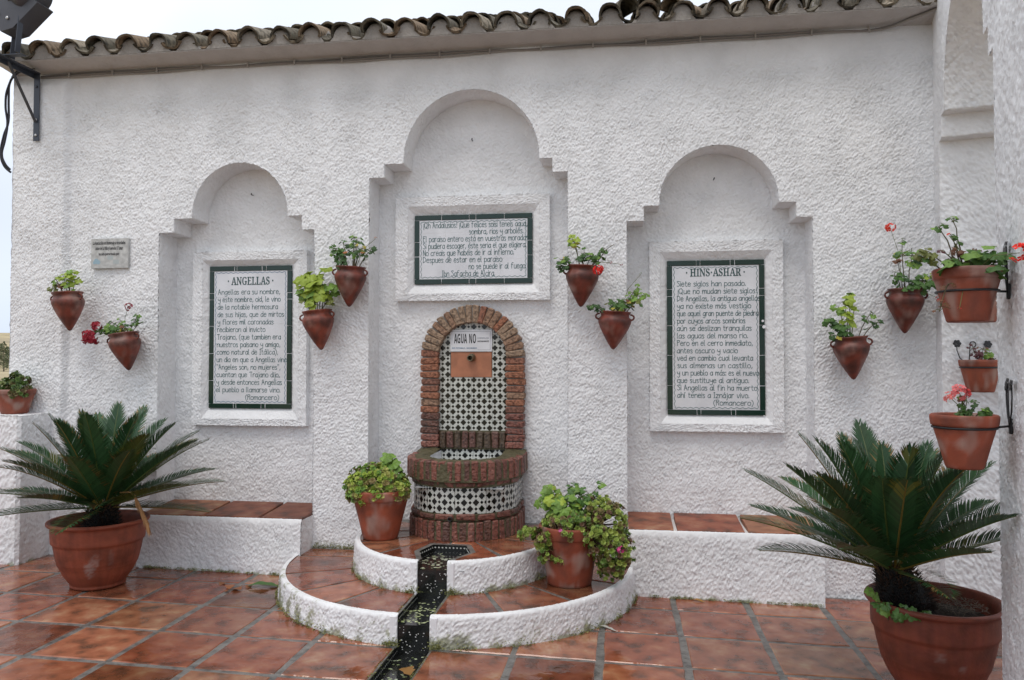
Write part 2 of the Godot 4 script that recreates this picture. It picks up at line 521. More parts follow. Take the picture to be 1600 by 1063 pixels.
func foul(p: Vector3, h: float, low: float) -> Color:
	# algae and splashed dirt, thickest at the foot and breaking up into specks higher
	var coarse := N3.get_noise_3d(p.x * 2.0, p.y * 1.2, p.z * 2.0)
	var speck := N1.get_noise_3d(p.x * 0.55, p.y * 0.5, p.z * 0.55) * 0.6 + N2.get_noise_3dv(p) * 0.4
	var dens := exp(-maxf(h, 0.0) / (low * (1.0 + 1.3 * smoothstep(-0.45, -0.95, p.x) * smoothstep(0.3, 0.5, p.z)))) * (1.0 + 1.5 * coarse)
	var k := clampf((dens - 0.55 + speck * 0.75) * 2.2, 0.0, 1.0)
	return Color.WHITE.lerp(Color(0.17, 0.17, 0.09).lerp(Color(0.42, 0.43, 0.26), clampf(speck + 0.4, 0.0, 1.0)), k * 0.85)
func eave_shade_stain(p: Vector3, h: float) -> Color:
	# eave shade painted in with dirt towards the top, deepest hollows darker, faint patches of later whitewash
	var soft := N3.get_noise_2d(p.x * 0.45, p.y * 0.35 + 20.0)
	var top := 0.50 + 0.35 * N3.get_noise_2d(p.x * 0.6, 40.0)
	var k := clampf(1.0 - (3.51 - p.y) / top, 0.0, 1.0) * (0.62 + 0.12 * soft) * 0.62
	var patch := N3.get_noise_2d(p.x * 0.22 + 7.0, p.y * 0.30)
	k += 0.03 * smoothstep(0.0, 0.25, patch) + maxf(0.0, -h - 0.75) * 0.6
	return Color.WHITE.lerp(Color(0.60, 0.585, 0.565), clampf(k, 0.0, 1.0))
func dirt(p: Vector3, low: float) -> Color:
	return foul(p, p.y - floor_y(p.x), low)

func build_house() -> void:
	var h := thing("whitewashed_house", "white rough-plastered house wall with three arched niches and tiled eave", "house")
	var mb := MB.new()
	arched_wall(mb, Vector3.ZERO, Vector3.RIGHT, -3.372, 2.868, -0.02, 3.535, NICHES, 0.0066, 0.0050, func(x, y):
		return 0.04 * (1.0 - smoothstep(-2.975, -2.93, x)) * (1.0 - smoothstep(3.40, 3.5, y)) + 0.006 * N3.get_noise_2d(x * 0.35, y * 0.35), func(p, h2): return eave_shade_stain(p, h2))
	obj("wall_face", mb.done(), M.plaster, h)
	# coved underside of the eave
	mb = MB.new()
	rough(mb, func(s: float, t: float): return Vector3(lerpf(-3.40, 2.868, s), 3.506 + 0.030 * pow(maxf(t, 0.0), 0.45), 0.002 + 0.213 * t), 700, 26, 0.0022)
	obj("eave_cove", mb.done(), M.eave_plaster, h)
	# left flank and the body of the house behind
	mb = MB.new()
	rquad(mb, Vector3(-3.372, -1.2, -5), Vector3(-3.372, -1.2, 0.042), Vector3(-3.372, 3.52, 0.042), Vector3(-3.372, 3.52, -5), 0.03, 0.005)
	mb.quad(Vector3(2.868, -0.1, -0.3), Vector3(-3.392, -0.1, -0.3), Vector3(-3.392, 3.55, -0.3), Vector3(2.868, 3.55, -0.3))
	mb.quad(Vector3(2.868, -0.1, -5), Vector3(-3.392, -0.1, -5), Vector3(-3.392, 3.55, -5), Vector3(2.868, 3.55, -5))
	mb.quad(Vector3(-3.392, 3.54, -0.3), Vector3(2.868, 3.54, -0.3), Vector3(2.868, 3.54, -5), Vector3(-3.392, 3.54, -5))
	obj("side_wall", mb.done(), M.plaster, h)
	for k in 3:
		var op: Dictionary = NICHES[k]
		mb = MB.new()
		reveal(mb, Vector3.ZERO, Vector3.RIGHT, op, -0.05, 0.225, 0.0095, 0.005)
		rquad(mb, Vector3(op.b[0] - 0.02, -0.05, -0.222), Vector3(op.b[5] + 0.02, -0.05, -0.222), Vector3(op.b[5] + 0.02, op.apex + 0.03, -0.222), Vector3(op.b[0] - 0.02, op.apex + 0.03, -0.222), 0.0072, 0.0046)
		var nic := obj("niche", mb.done(), M.plaster, h)
		mb = MB.new()
		var nail: Vector2 = [Vector2(-1.664, 2.634), Vector2(-0.052, 2.966), Vector2(1.573, 2.639)][k]
		mb.tube([Vector3(nail.x, nail.y, -0.225), Vector3(nail.x, nail.y, -0.195), Vector3(nail.x + 0.002, nail.y + 0.006, -0.19)], 0.0035, 0.0042, 6)
		mb.cap(Vector3(nail.x + 0.002, nail.y + 0.006, -0.19), Vector3.BACK, 0.0045, 7)
		obj("nail", mb.done(), M.iron, nic)
	frame(h, -2.094, -1.230, 0.980, 2.221, -2.020, -1.290, 1.027, 2.162, -1.976, -1.353, 1.100, 2.119)
	frame(h, -0.586, 0.489, 1.854, 2.573, -0.498, 0.419, 1.903, 2.508, -0.455, 0.368, 1.970, 2.448)
	frame(h, 1.150, 2.003, 0.978, 2.226, 1.220, 1.936, 1.028, 2.159, 1.265, 1.889, 1.085, 2.102)
	bench(h, -2.25, -1.104, [-2.25, -1.80, -1.40, -1.104])
	bench(h, 1.0, 2.148, [1.0, 1.29, 1.714, 2.148])
	roof(h)

func frame(h: Node3D, ox0: float, ox1: float, oy0: float, oy1: float, ix0: float, ix1: float, iy0: float, iy1: float, px0: float, px1: float, py0: float, py1: float) -> void:
	var mb := MB.new()
	var O := [Vector3(ox0, oy0, -0.17), Vector3(ox1, oy0, -0.17), Vector3(ox1, oy1, -0.17), Vector3(ox0, oy1, -0.17)]
	var I := [Vector3(ix0, iy0, -0.17), Vector3(ix1, iy0, -0.17), Vector3(ix1, iy1, -0.17), Vector3(ix0, iy1, -0.17)]
	var P := [Vector3(px0, py0, -0.208), Vector3(px1, py0, -0.208), Vector3(px1, py1, -0.208), Vector3(px0, py1, -0.208)]
	var back := Vector3(0, 0, -0.06)
	for k in 4:
		var q := (k + 1) % 4
		rquad(mb, O[k], O[q], I[q], I[k], 0.0072, 0.0045)
		rquad(mb, I[k], I[q], P[q], P[k], 0.0095, 0.0022)
		rquad(mb, O[k] + back, O[q] + back, O[q], O[k], 0.0095, 0.004)
	mb.quad(P[0], P[1], P[2], P[3])
	obj("plaster_frame", mb.done(), M.plaster, h)

func bench(h: Node3D, x0: float, x1: float, joints: Array) -> void:
	var mb := MB.new()
	var top := 0.40
	rough(mb, func(s: float, t: float):
		var x := lerpf(x0 - 0.002, x1 + 0.002, s)
		var y0 := floor_y(x) - 0.03
		var e := clampf((t - 0.88) / 0.12, 0.0, 1.0)
		return Vector3(x, lerpf(y0, top, minf(t / 0.97, 1.0)) + 0.006 * e, 0.205 - 0.02 * e * e + 0.012 * (1.0 - t)), ceili((x1 - x0) / 0.0078), 52, 0.0052, func(p, _h): return dirt(p, 0.016), func(_s, t): return 1.0 - 0.75 * smoothstep(0.84, 0.95, t))
	for s in 2:
		var x := x0 if s == 0 else x1
		var a := Vector3(x, -0.05, -0.1); var b := Vector3(x, -0.05, 0.21); var d := Vector3(x, top, 0.19); var e := Vector3(x, top, -0.1)
		if s == 0: rquad(mb, a, b, d, e, 0.0095, 0.004)
		else: rquad(mb, b, a, e, d, 0.0095, 0.004)
	mb.quad(Vector3(x0, top - 0.004, 0.19), Vector3(x1, top - 0.004, 0.19), Vector3(x1, top - 0.004, -0.22), Vector3(x0, top - 0.004, -0.22))
	var o := obj("bench", mb.done(), M.plaster, h)
	for i in joints.size() - 1:
		var t := MB.new()
		t.col = clay_tint()
		var a: float = joints[i] + (0.012 if i > 0 else 0.004)
		var b: float = joints[i + 1] - (0.012 if i < joints.size() - 2 else 0.004)
		t.slab(PackedVector2Array([Vector2(a, -0.215), Vector2(b, -0.212), Vector2(b + R.randf_range(-0.004, 0.004), 0.176), Vector2(a, 0.178)]), func(_x, z): return top + 0.012 + 0.028 * clampf((0.18 - z) / 0.4, 0.0, 1.0), 0.03, 0.004, Vector2(R.randf() * 7.0, R.randf() * 7.0), 1.0)
		obj("bench_tile", t.done(), M.cotto_dry, o)

func roof_tile_mesh(r0: float, r1: float, arc: float, length: float, cover: bool, sd: int) -> ArrayMesh:
	# tapered half-round clay tile; the end at z = 0 faces the viewer
	var rr := RandomNumberGenerator.new()
	rr.seed = sd
	var mb := MB.new()
	var th := 0.013
	var seg := 12
	var wob := rr.randf_range(0.0, 6.0)
	for side in 2:
		var P := PackedVector3Array()
		for j in 4:
			var z := -length * j / 3.0
			var r := lerpf(r0, r1, j / 3.0) - (th if side == 1 else 0.0)
			for i in seg + 1:
				var a := lerpf(-arc, arc, float(i) / seg)
				if side == 1: a = -a
				var rad := r * (1.0 + 0.03 * sin(a * 2.0 + wob) + 0.02 * sin(a * 5.0 + wob * 2.0))
				var y := rad * cos(a) if cover else -rad * cos(a)
				var x := rad * sin(a) * (1.0 if cover else -1.0)
				P.append(Vector3(x, y, z + 0.008 * sin(a * 3.0 + wob) * (1.0 if j == 0 else 0.0)))
		mb.grid(P, seg, 3)
	mb.col = Color(0.4, 0.38, 0.33)
	for i in seg:
		var q := []
		for k in [0, 1]:
			var a := lerpf(-arc, arc, float(i + k) / seg)
			for rr2 in [r0, r0 - th]:
				var rad: float = rr2 * (1.0 + 0.03 * sin(a * 2.0 + wob) + 0.02 * sin(a * 5.0 + wob * 2.0))
				q.append(Vector3(rad * sin(a) * (1.0 if cover else -1.0), rad * cos(a) * (1.0 if cover else -1.0), 0.008 * sin(a * 3.0 + wob)))
		mb.quad_to(q[0], q[2], q[3], q[1], Vector3.BACK)
	for s in [-1.0, 1.0]:
		var q := []
		for j in [0, 1]:
			for d in [0.0, th]:
				var r: float = (r1 if j == 1 else r0) - d
				q.append(Vector3(r * sin(arc * s) * (1.0 if cover else -1.0), r * cos(arc) * (1.0 if cover else -1.0), -length * j))
		mb.quad_to(q[0], q[1], q[3], q[2], Vector3(0, -1, 0) if cover else Vector3(0, 1, 0))
	return mb.done()

func roof(h: Node3D) -> void:
	var mb := MB.new()
	var slope := deg_to_rad(20.5)
	# bedding mortar under the channel tiles, filling the hollows of the cover tiles
	var crest := func(x: float) -> float:
		var dd := absf(fposmod(x + 3.335, 0.2175) - 0.10875)
		if dd < 0.060: return 3.583 + sqrt(0.0036 - dd * dd)
		return lerpf(3.575, 3.533, clampf((dd - 0.060) / 0.03, 0.0, 1.0))
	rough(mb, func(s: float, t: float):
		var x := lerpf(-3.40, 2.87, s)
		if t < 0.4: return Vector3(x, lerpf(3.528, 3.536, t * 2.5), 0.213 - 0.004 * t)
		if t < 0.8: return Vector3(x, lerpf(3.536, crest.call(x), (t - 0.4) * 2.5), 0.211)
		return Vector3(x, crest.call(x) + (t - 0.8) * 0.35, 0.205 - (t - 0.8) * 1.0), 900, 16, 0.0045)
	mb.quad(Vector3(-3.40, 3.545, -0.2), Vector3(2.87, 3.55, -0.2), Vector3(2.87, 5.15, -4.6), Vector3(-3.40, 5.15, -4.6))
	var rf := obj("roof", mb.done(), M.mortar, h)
	var meshes := [[], []]
	var tints := [Color(0.72, 0.76, 0.80), Color(0.52, 0.56, 0.56), Color(0.38, 0.40, 0.39), Color(0.75, 0.66, 0.58), Color(1.0, 1.04, 1.08)]
	for k in 5:
		meshes[0].append(roof_tile_mesh(0.073, 0.064, 1.25, 0.44, false, 30 + k))
		meshes[1].append(roof_tile_mesh(0.074, 0.062, 1.80, 0.44, true, 60 + k))
	var mats := []
	for k in 5:
		var m: StandardMaterial3D = M.roof_clay.duplicate()
		m.albedo_color = tints[k].linear_to_srgb()
		m.uv1_offset = Vector3(k * 0.37, k * 0.21, k * 0.13)
		mats.append(m)
	for row in 5:
		for i in 29:
			for cover in 2:
				if cover == 1 and i == 28: continue
				var x := -3.335 + i * 0.2175 + (0.10875 if cover == 1 else 0.0) + R.randf_range(-0.012, 0.012)
				var o := obj("roof_tile", meshes[cover][R.randi() % 5], mats[R.randi() % 5], rf)
				var lift := 0.012 if x < 0.42 else 0.0
				var along := row * 0.345
				o.position = Vector3(x, (3.580 if cover == 1 else 3.609) + along * sin(slope) + lift * row + R.randf_range(-0.005, 0.005) + row * 0.006, (0.238 if cover == 1 else 0.232) - along * cos(slope) + R.randf_range(-0.016, 0.016))
				o.rotation = Vector3(slope - 0.03 + R.randf_range(-0.02, 0.02), R.randf_range(-0.07, 0.07), R.randf_range(-0.08, 0.08))
	# two loose cover tiles bedded on top near the middle
	for k in 3:
		var o := obj("roof_tile", meshes[1][k], mats[[1, 2, 3][k]], rf)
		o.position = Vector3(1.02 + k * 0.13, 3.690 + [0.03, 0.055, 0.03][k], 0.03 - 0.02 * k)
		o.rotation = Vector3(0.2, [0.35, 0.1, -0.5][k], [0.2, -0.05, -0.25][k])

func build_side_wall() -> void:
	var X := Vector3(-0.2251, 0, 0.9743)
	var o := Vector3(2.863, 0, 0)
	var op := {"b": [0.236, 0.328, 0.420, 1.519, 1.611, 1.704], "y1": 2.72, "y2": 2.848, "apex": 3.42}
	var h := thing("side_wall_with_archway", "white plastered wall on the right with an open stepped archway", "wall")
	var mb := MB.new()
	arched_wall(mb, o, X, -0.1, 3.0, -0.12, 4.7, [op], 0.0105, 0.0062)
	rquad(mb, o + X * 3.0 + Vector3(0, -0.1, 0), o + X * 5.2 + Vector3(0, -0.1, 0), o + X * 5.2 + Vector3(0, 4.7, 0), o + X * 3.0 + Vector3(0, 4.7, 0), 0.05, 0.004)
	# back face and top so that the wall has thickness
	var Nn := X.cross(Vector3.UP)
	var bk := o - Nn * 0.6
	mb.quad(bk + X * 5.2 + Vector3(0, -0.1, 0), bk + X * 1.704 + Vector3(0, -0.1, 0), bk + X * 1.704 + Vector3(0, 4.7, 0), bk + X * 5.2 + Vector3(0, 4.7, 0))
	mb.quad(bk + X * 1.704 + Vector3(0, 3.45, 0), bk + X * -0.1 + Vector3(0, 3.45, 0), bk + X * -0.1 + Vector3(0, 4.7, 0), bk + X * 1.704 + Vector3(0, 4.7, 0))
	mb.quad(o + X * -0.1 + Vector3(0, 4.7, 0), o + X * 5.2 + Vector3(0, 4.7, 0), bk + X * 5.2 + Vector3(0, 4.7, 0), bk + X * -0.1 + Vector3(0, 4.7, 0))
	mb.quad(o + X * 5.2 + Vector3(0, -0.1, 0), bk + X * 5.2 + Vector3(0, -0.1, 0), bk + X * 5.2 + Vector3(0, 4.7, 0), o + X * 5.2 + Vector3(0, 4.7, 0))
	obj("wall_face", mb.done(), M.plaster, h)
	mb = MB.new()
	reveal(mb, o, X, op, -0.06, 0.62, 0.0105, 0.006)
	obj("archway", mb.done(), M.plaster, h)

func build_parapet() -> void:
	var h := thing("parapet", "low white rough-plastered parapet at the left corner carrying a pot", "wall")
	var mb := MB.new()
	var x1 := -3.036
	var col := func(p, _h): return dirt(p, 0.014)
	rquad(mb, Vector3(-6.0, 0, 0.336), Vector3(x1 - 0.02, 0, 0.336), Vector3(x1 - 0.02, 1.068, 0.33), Vector3(-6.0, 1.068, 0.33), 0.0115, 0.0062, col)
	rquad(mb, Vector3(x1, 0, 0.32), Vector3(x1, 0, 0.0), Vector3(x1, 1.075, 0.0), Vector3(x1, 1.068, 0.315), 0.0095, 0.006, col)
	rquad(mb, Vector3(x1 - 0.022, 0, 0.336), Vector3(x1, 0, 0.318), Vector3(x1, 1.068, 0.313), Vector3(x1 - 0.022, 1.068, 0.33), 0.0095, 0.004)
	rquad(mb, Vector3(-6.0, 1.070, 0.335), Vector3(x1, 1.070, 0.325), Vector3(x1, 1.074, -0.06), Vector3(-6.0, 1.074, -0.06), 0.0125, 0.003)
	mb.quad(Vector3(-3.392, -2.5, -0.062), Vector3(-6.0, -2.5, -0.062), Vector3(-6.0, 1.074, -0.062), Vector3(-3.392, 1.074, -0.062))
	obj("parapet_face", mb.done(), M.plaster, h)

# ---------------------------------------------------------------- floor
func build_floor() -> void:
	var f := MB.new()
	f.col = Color.WHITE
	var fy := func(x, z): return floor_y(x) - 0.003
	# cement bed of the terrace, in two sheets beside the water channel, with the trench walls
	f.slab(PackedVector2Array([Vector2(-6.0, -0.4), Vector2(-0.145, -0.4), Vector2(-0.145, 9.0), Vector2(-6.0, 9.0)]), fy, 0.3, 0.0)
	f.slab(PackedVector2Array([Vector2(0.035, -0.4), Vector2(6.5, -0.4), Vector2(6.5, 9.0), Vector2(0.035, 9.0)]), fy, 0.3, 0.0)
	var o := obj("terrace_floor", f.done(), M.grout, self)
	o.set_meta("kind", "structure")
	o.set_meta("label", "wet terrace paved with square red clay tiles and grey joints")
	var xs := [-6.0, -5.59, -5.17, -4.75, -4.33, -3.91, -3.49, -3.07, -2.645, -2.212, -1.822, -1.402, -0.985, -0.568, -0.152]
	var xs2 := [0.044, 0.443, 0.862, 1.272, 1.695, 2.132, 2.552, 2.972, 3.40, 3.82]
	for side in 2:
		var q: Array = xs if side == 0 else xs2
		for i in q.size() - 1:
			for k in 9:
				var z0 := 0.015 + 0.425 * (k - 1)
				var z1 := z0 + 0.425
				if z1 < 0.05: continue
				var j := func(): return R.randf_range(-0.005, 0.005)
				var a: float = q[i] + 0.0165; var b: float = q[i + 1] - 0.0165
				if side == 0 and i == q.size() - 2: b = q[i + 1] - 0.002
				if side == 1 and i == 0: a = q[i] + 0.002
				var za := z0 + 0.0145; var zb := z1 - 0.0145
				var t := MB.new()
				t.col = clay_tint()
				var poly := PackedVector2Array()
				for p in [[a, za], [b, za], [b, zb], [a, zb]]:
					poly.append(Vector2(p[0] + j.call(), p[1] + j.call()))
				# slightly worn, uneven edges
				var fine := PackedVector2Array()
				for e in 4:
					for m in 4:
						var w := poly[e].lerp(poly[(e + 1) % 4], m / 4.0)
						fine.append(w + (Vector2(R.randf_range(-0.003, 0.003), R.randf_range(-0.003, 0.003)) if m > 0 else Vector2.ZERO))
				var tx := R.randf_range(-0.006, 0.006); var tz := R.randf_range(-0.006, 0.006)
				var cx := (a + b) * 0.5; var cz := (za + zb) * 0.5
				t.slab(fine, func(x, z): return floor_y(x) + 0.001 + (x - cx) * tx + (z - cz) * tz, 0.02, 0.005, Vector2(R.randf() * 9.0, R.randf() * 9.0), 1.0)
				obj("floor_tile", t.done(), M.cotto, o)

func step_curve(rx: float, rz: float, cx: float, cz: float, s: float) -> Vector2:
	# s from 0 at the left wall to 1 at the right wall: straight sides, half ellipse in front
	var st := 0.12
	if s < st: return Vector2(cx - rx, lerpf(-0.02, cz, s / st))
	if s > 1.0 - st: return Vector2(cx + rx, lerpf(cz, -0.02, (s - 1.0 + st) / st))
	var a := PI * (1.0 - (s - st) / (1.0 - 2.0 * st))
	return Vector2(cx + rx * cos(a), cz + rz * sin(a))
func at_angle(rx: float, rz: float, cx: float, cz: float, deg: float) -> Vector2:
	var a := deg_to_rad(deg)
	# direction from the centre, met with the ellipse (behind the centre: straight sides)
	var d := Vector2(cos(a), sin(a))
	if d.y <= 0.0:
		var k := rx / maxf(absf(d.x), 0.001)
		return Vector2(cx + signf(d.x) * rx, cz + d.y * k)
	var k2 := 1.0 / sqrt(d.x * d.x / (rx * rx) + d.y * d.y / (rz * rz))
	return Vector2(cx, cz) + d * k2
const CH0 := -0.138
const CH1 := 0.028
func riser(rx: float, rz: float, cx: float, cz: float, y0: Callable, top: float, left: bool, dirt_h: float) -> MB:
	var mb := MB.new()
	# parameter where the curve meets the channel edge
	var edge := CH0 if left else CH1
	var lo := 0.12; var hi := 0.88
	for k in 40:
		var mid := (lo + hi) * 0.5
		if step_curve(rx, rz, cx, cz, mid).x < edge: lo = mid
		else: hi = mid
	var sa := 0.0 if left else lo
	var sb := lo if left else 1.0
	var n := 0.0
	for k in 60:
		n += (step_curve(rx, rz, cx, cz, lerpf(sa, sb, k / 60.0)) - step_curve(rx, rz, cx, cz, lerpf(sa, sb, (k + 1) / 60.0))).length()
	var F := func(s: float, t: float):
		var q := lerpf(sa, sb, s)
		var e := clampf((t - 0.8) / 0.2, 0.0, 1.0)
		var ins := 0.012 * (1.0 - t) - 0.03 * e * e
		var p := step_curve(rx + ins, rz + ins, cx, cz, q)
		p.x = minf(p.x, edge) if left else maxf(p.x, edge)
		var yb: float = y0.call(p.x)
		return Vector3(p.x, lerpf(yb, top + 0.004, minf(1.0, t / 0.9)) + 0.003 * e, p.y)
	rough(mb, F, ceili(n / 0.0075), ceili((top - y0.call(0.0)) / 0.0075) + 5, 0.0054, func(p, _h): return foul(p, p.y - y0.call(p.x) - 0.012, dirt_h), func(_s, t): return 1.0 - 0.75 * smoothstep(0.7, 0.92, t))
	return mb

func build_steps() -> void:
	var h := thing("fountain_steps", "two half-round white plastered steps with red tile treads before the fountain", "steps")
	var O := [1.09, 1.105, -0.055, 0.17]
	var I := [0.635, 0.75, -0.065, 0.15]
	var t1 := 0.175
	var t2 := 0.345
	for left in [true, false]:
		obj("riser", riser(O[0], O[1], O[2], O[3], func(x): return floor_y(x) - 0.012, t1, left, 0.06).done(), M.plaster, h)
		obj("riser", riser(I[0], I[1], I[2], I[3], func(_x): return t1 - 0.012, t2, left, 0.042).done(), M.plaster, h)
	# cement cores below the treads, cut open for the channel
	var hexp := PackedVector2Array([Vector2(-0.139, 0.80), Vector2(-0.192, 0.645), Vector2(-0.150, 0.478), Vector2(0.050, 0.478), Vector2(0.108, 0.640), Vector2(0.029, 0.80), Vector2(0.029, 2.0), Vector2(-0.139, 2.0)])
	var strip := PackedVector2Array([Vector2(CH0 - 0.001, 0.3), Vector2(CH1 + 0.001, 0.3), Vector2(CH1 + 0.001, 3), Vector2(CH0 - 0.001, 3)])
	for k in 2:
		var E: Array = O if k == 0 else I
		var top: float = t1 if k == 0 else t2
		var poly := PackedVector2Array()
		for i in 73:
			poly.append(step_curve(E[0] - 0.022, E[1] - 0.022, E[2], E[3], i / 72.0))
		poly.append(Vector2(E[2] + E[0] - 0.022, -0.21)); poly.append(Vector2(E[2] - E[0] + 0.022, -0.21))
		if k == 0:
			poly[poly.size() - 2].y = -0.02; poly[poly.size() - 1].y = -0.02
		var mb := MB.new()
		for piece in Geometry2D.clip_polygons(poly, strip if k == 0 else hexp):
			mb.slab(piece, func(_x, _z): return top - 0.002, 0.2, 0.0)
		obj("tread_bed", mb.done(), M.grout, h)
		var cuts: Array = [[200, 178], [178, 154], [154, 133], [133, 115.7], [115.7, 88], [92, 66.5], [66.5, 44], [44, 22], [22, 1], [1, -20]] if k == 0 else [[212, 178], [178, 148], [148, 120], [120, 88], [88, 57], [57, 22], [22, -8], [-8, -40]]
		for cpair in cuts:
			var pl := PackedVector2Array()
			var a0: float = cpair[0] - (0.85 if k == 0 else 1.5)
			var a1: float = cpair[1] + (0.85 if k == 0 else 1.5)
			var r1x: float = E[0] - 0.026; var r1z: float = E[1] - 0.026
			for i in 9: pl.append(at_angle(r1x, r1z, E[2], E[3], lerpf(a0, a1, i / 8.0)))
			var r0x: float = 0.60 if k == 0 else 0.27
			var r0z: float = 0.70 if k == 0 else 0.25
			for i in 7: pl.append(at_angle(r0x, r0z, E[2], E[3], lerpf(a1, a0, i / 6.0)))
			for p in pl.size(): pl[p].y = maxf(pl[p].y, 0.012 if k == 0 else -0.205)
			var grown := Geometry2D.offset_polygon(strip if k == 0 else hexp, 0.014 if k == 0 else 0.03)
			for piece in Geometry2D.clip_polygons(pl, grown[0]):
				if Geometry2D.triangulate_polygon(piece).size() < 3: continue
				var clean := PackedVector2Array()
				for p in piece:
					if clean.is_empty() or (clean[clean.size() - 1] - p).length() > 0.004: clean.append(p)
				var t := MB.new()
				t.col = clay_tint()
				if absf(t.area(clean)) < 0.004: continue
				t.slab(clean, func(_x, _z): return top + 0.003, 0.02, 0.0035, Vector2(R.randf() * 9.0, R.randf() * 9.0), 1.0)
				obj("tread_tile", t.done(), M.cotto, h)
	# the water channel: black terrazzo bed, risers and basin
	var zf := 1.262
	var zi := 0.882
	var bed := MB.new()
	var y0 := floor_y(-0.05) - 0.045
	var b1 := t1 - 0.045
	var b2 := t2 - 0.045
	bed.quad(Vector3(CH0, y0, 9.0), Vector3(CH1, y0, 9.0), Vector3(CH1, y0, zf), Vector3(CH0, y0, zf))
	bed.quad(Vector3(CH0, y0, zf), Vector3(CH1, y0, zf), Vector3(CH1, b1, zf), Vector3(CH0, b1, zf))
	bed.quad(Vector3(CH0, b1, zf), Vector3(CH1, b1, zf), Vector3(CH1, b1, zi), Vector3(CH0, b1, zi))
	bed.quad(Vector3(CH0, b1, zi), Vector3(CH1, b1, zi), Vector3(CH1, b2, zi), Vector3(CH0, b2, zi))
	bed.quad(Vector3(-0.2, b2, zi), Vector3(0.12, b2, zi), Vector3(0.12, b2, 0.47), Vector3(-0.2, b2, 0.47))
	for e in [CH0, CH1]:
		var d := Vector3(1, 0, 0) if e == CH0 else Vector3(-1, 0, 0)
		var tf := floor_y(e) - 0.002
		bed.quad_to(Vector3(e, y0, 9), Vector3(e, y0, 1.24), Vector3(e, tf, 1.24), Vector3(e, tf, 9), d)
		bed.quad_to(Vector3(e, b1, zf - 0.001), Vector3(e, b1, 0.87), Vector3(e, t1 - 0.002, 0.87), Vector3(e, t1 - 0.002, zf - 0.001), d)
		bed.quad_to(Vector3(e, b2, zi - 0.001), Vector3(e, b2, 0.79), Vector3(e, t2 - 0.002, 0.79), Vector3(e, t2 - 0.002, zi - 0.001), d)
	for i in 5:
		var p := hexp[i]; var q := hexp[i + 1]
		bed.quad_to(Vector3(p.x, b2, p.y), Vector3(q.x, b2, q.y), Vector3(q.x, t2 - 0.002, q.y), Vector3(p.x, t2 - 0.002, p.y), Vector3(-0.04 - (p.x + q.x) * 0.5, 0, 0.64 - (p.y + q.y) * 0.5))
	obj("channel_lining", bed.done(), M.black_tile, h)
	# plain white plaster ends beside the channel
	for e in [CH0, CH1]:
		var sgn := -1.0 if e == CH0 else 1.0
		for k in 2:
			var z: float = zf + 0.012 if k == 0 else zi + 0.012
			var yb: float = floor_y(e) - 0.02 if k == 0 else t1 - 0.02
			var yt: float = t1 if k == 0 else t2
			var ends := MB.new()
			ends.bbox(Vector3(0.04, yt - yb + 0.004, 0.05), 0.006, Transform3D(Basis(), Vector3(e + sgn * 0.0205, (yt + yb) * 0.5, z - 0.022)))
			obj("channel_end", ends.done(), M.plaster_smooth, h)
	# mosaic chips set in the black lining
	var ch := MB.new()
	var chip := func(c: Vector3, nn: Vector3, r: float, colr: Color):
		ch.col = colr
		var s := nn.cross(Vector3(0.2, 0.7, 0.68)).normalized()
		var t := nn.cross(s)
		var m := 5
		var off := R.randf() * TAU
		for i in m:
			var a := off + TAU * i / m; var b := off + TAU * (i + 1) / m
			ch.tri_to(c + nn * 0.0015, c + nn * 0.001 + (s * cos(a) + t * sin(a) * 0.75) * r, c + nn * 0.001 + (s * cos(b) + t * sin(b) * 0.75) * r, nn)
	for k in 75:
		var pale := Color(0.55, 0.58, 0.40).lerp(Color(0.30, 0.36, 0.14), R.randf())
		chip.call(Vector3(R.randf_range(CH0 + 0.008, CH1 - 0.008), b1, R.randf_range(zi + 0.01, zf - 0.02)), Vector3.UP, R.randf_range(0.005, 0.0105), pale * 1.5)
		var wht := Color(0.62, 0.64, 0.52).lerp(Color(0.32, 0.36, 0.18), R.randf() * 0.8)
		chip.call(Vector3(R.randf_range(-0.16, 0.07), b2, R.randf_range(0.52, zi - 0.01)), Vector3.UP, R.randf_range(0.006, 0.0125), wht * 1.35)
	for k in 130:
		chip.call(Vector3(R.randf_range(CH0 + 0.008, CH1 - 0.008), y0, R.randf_range(zf + 0.01, 2.4)), Vector3.UP, R.randf_range(0.005, 0.010), Color(0.65, 0.72, 0.5).lerp(Color(0.25, 0.32, 0.12), R.randf()))
	for k in 30:
		chip.call(Vector3(R.randf_range(CH0 + 0.008, CH1 - 0.008), R.randf_range(y0 + 0.01, b1 - 0.01), zf), Vector3.BACK, R.randf_range(0.002, 0.005), Color(0.62, 0.62, 0.6))
		chip.call(Vector3(R.randf_range(CH0 + 0.008, CH1 - 0.008), R.randf_range(b1 + 0.01, b2 - 0.01), zi), Vector3.BACK, R.randf_range(0.002, 0.005), Color(0.62, 0.62, 0.6))
	for e in [CH0, CH1]:
		var d := Vector3(1, 0, 0) if e == CH0 else Vector3(-1, 0, 0)
		var z := 0.9
		while z < 2.3:
			var yy: float = b1 + 0.024 if z < zf - 0.01 else y0 + 0.022
			chip.call(Vector3(e, yy, z), d, 0.0055, Color(0.6, 0.62, 0.58))
			z += 0.021
	for i in 5:
		var p := hexp[i]; var q := hexp[i + 1]
		var m := int((p - q).length() / 0.022)
		var nn := Vector3(-0.04 - (p.x + q.x) * 0.5, 0, 0.64 - (p.y + q.y) * 0.5).normalized()
		for j in m:
			var w := p.lerp(q, (j + 0.5) / m)
			chip.call(Vector3(w.x, b2 + 0.026, w.y) , nn, 0.006, Color(0.62, 0.62, 0.58))
	stuff(obj("mosaic_chips", ch.done(), M.chip, h))
	var w := MB.new()
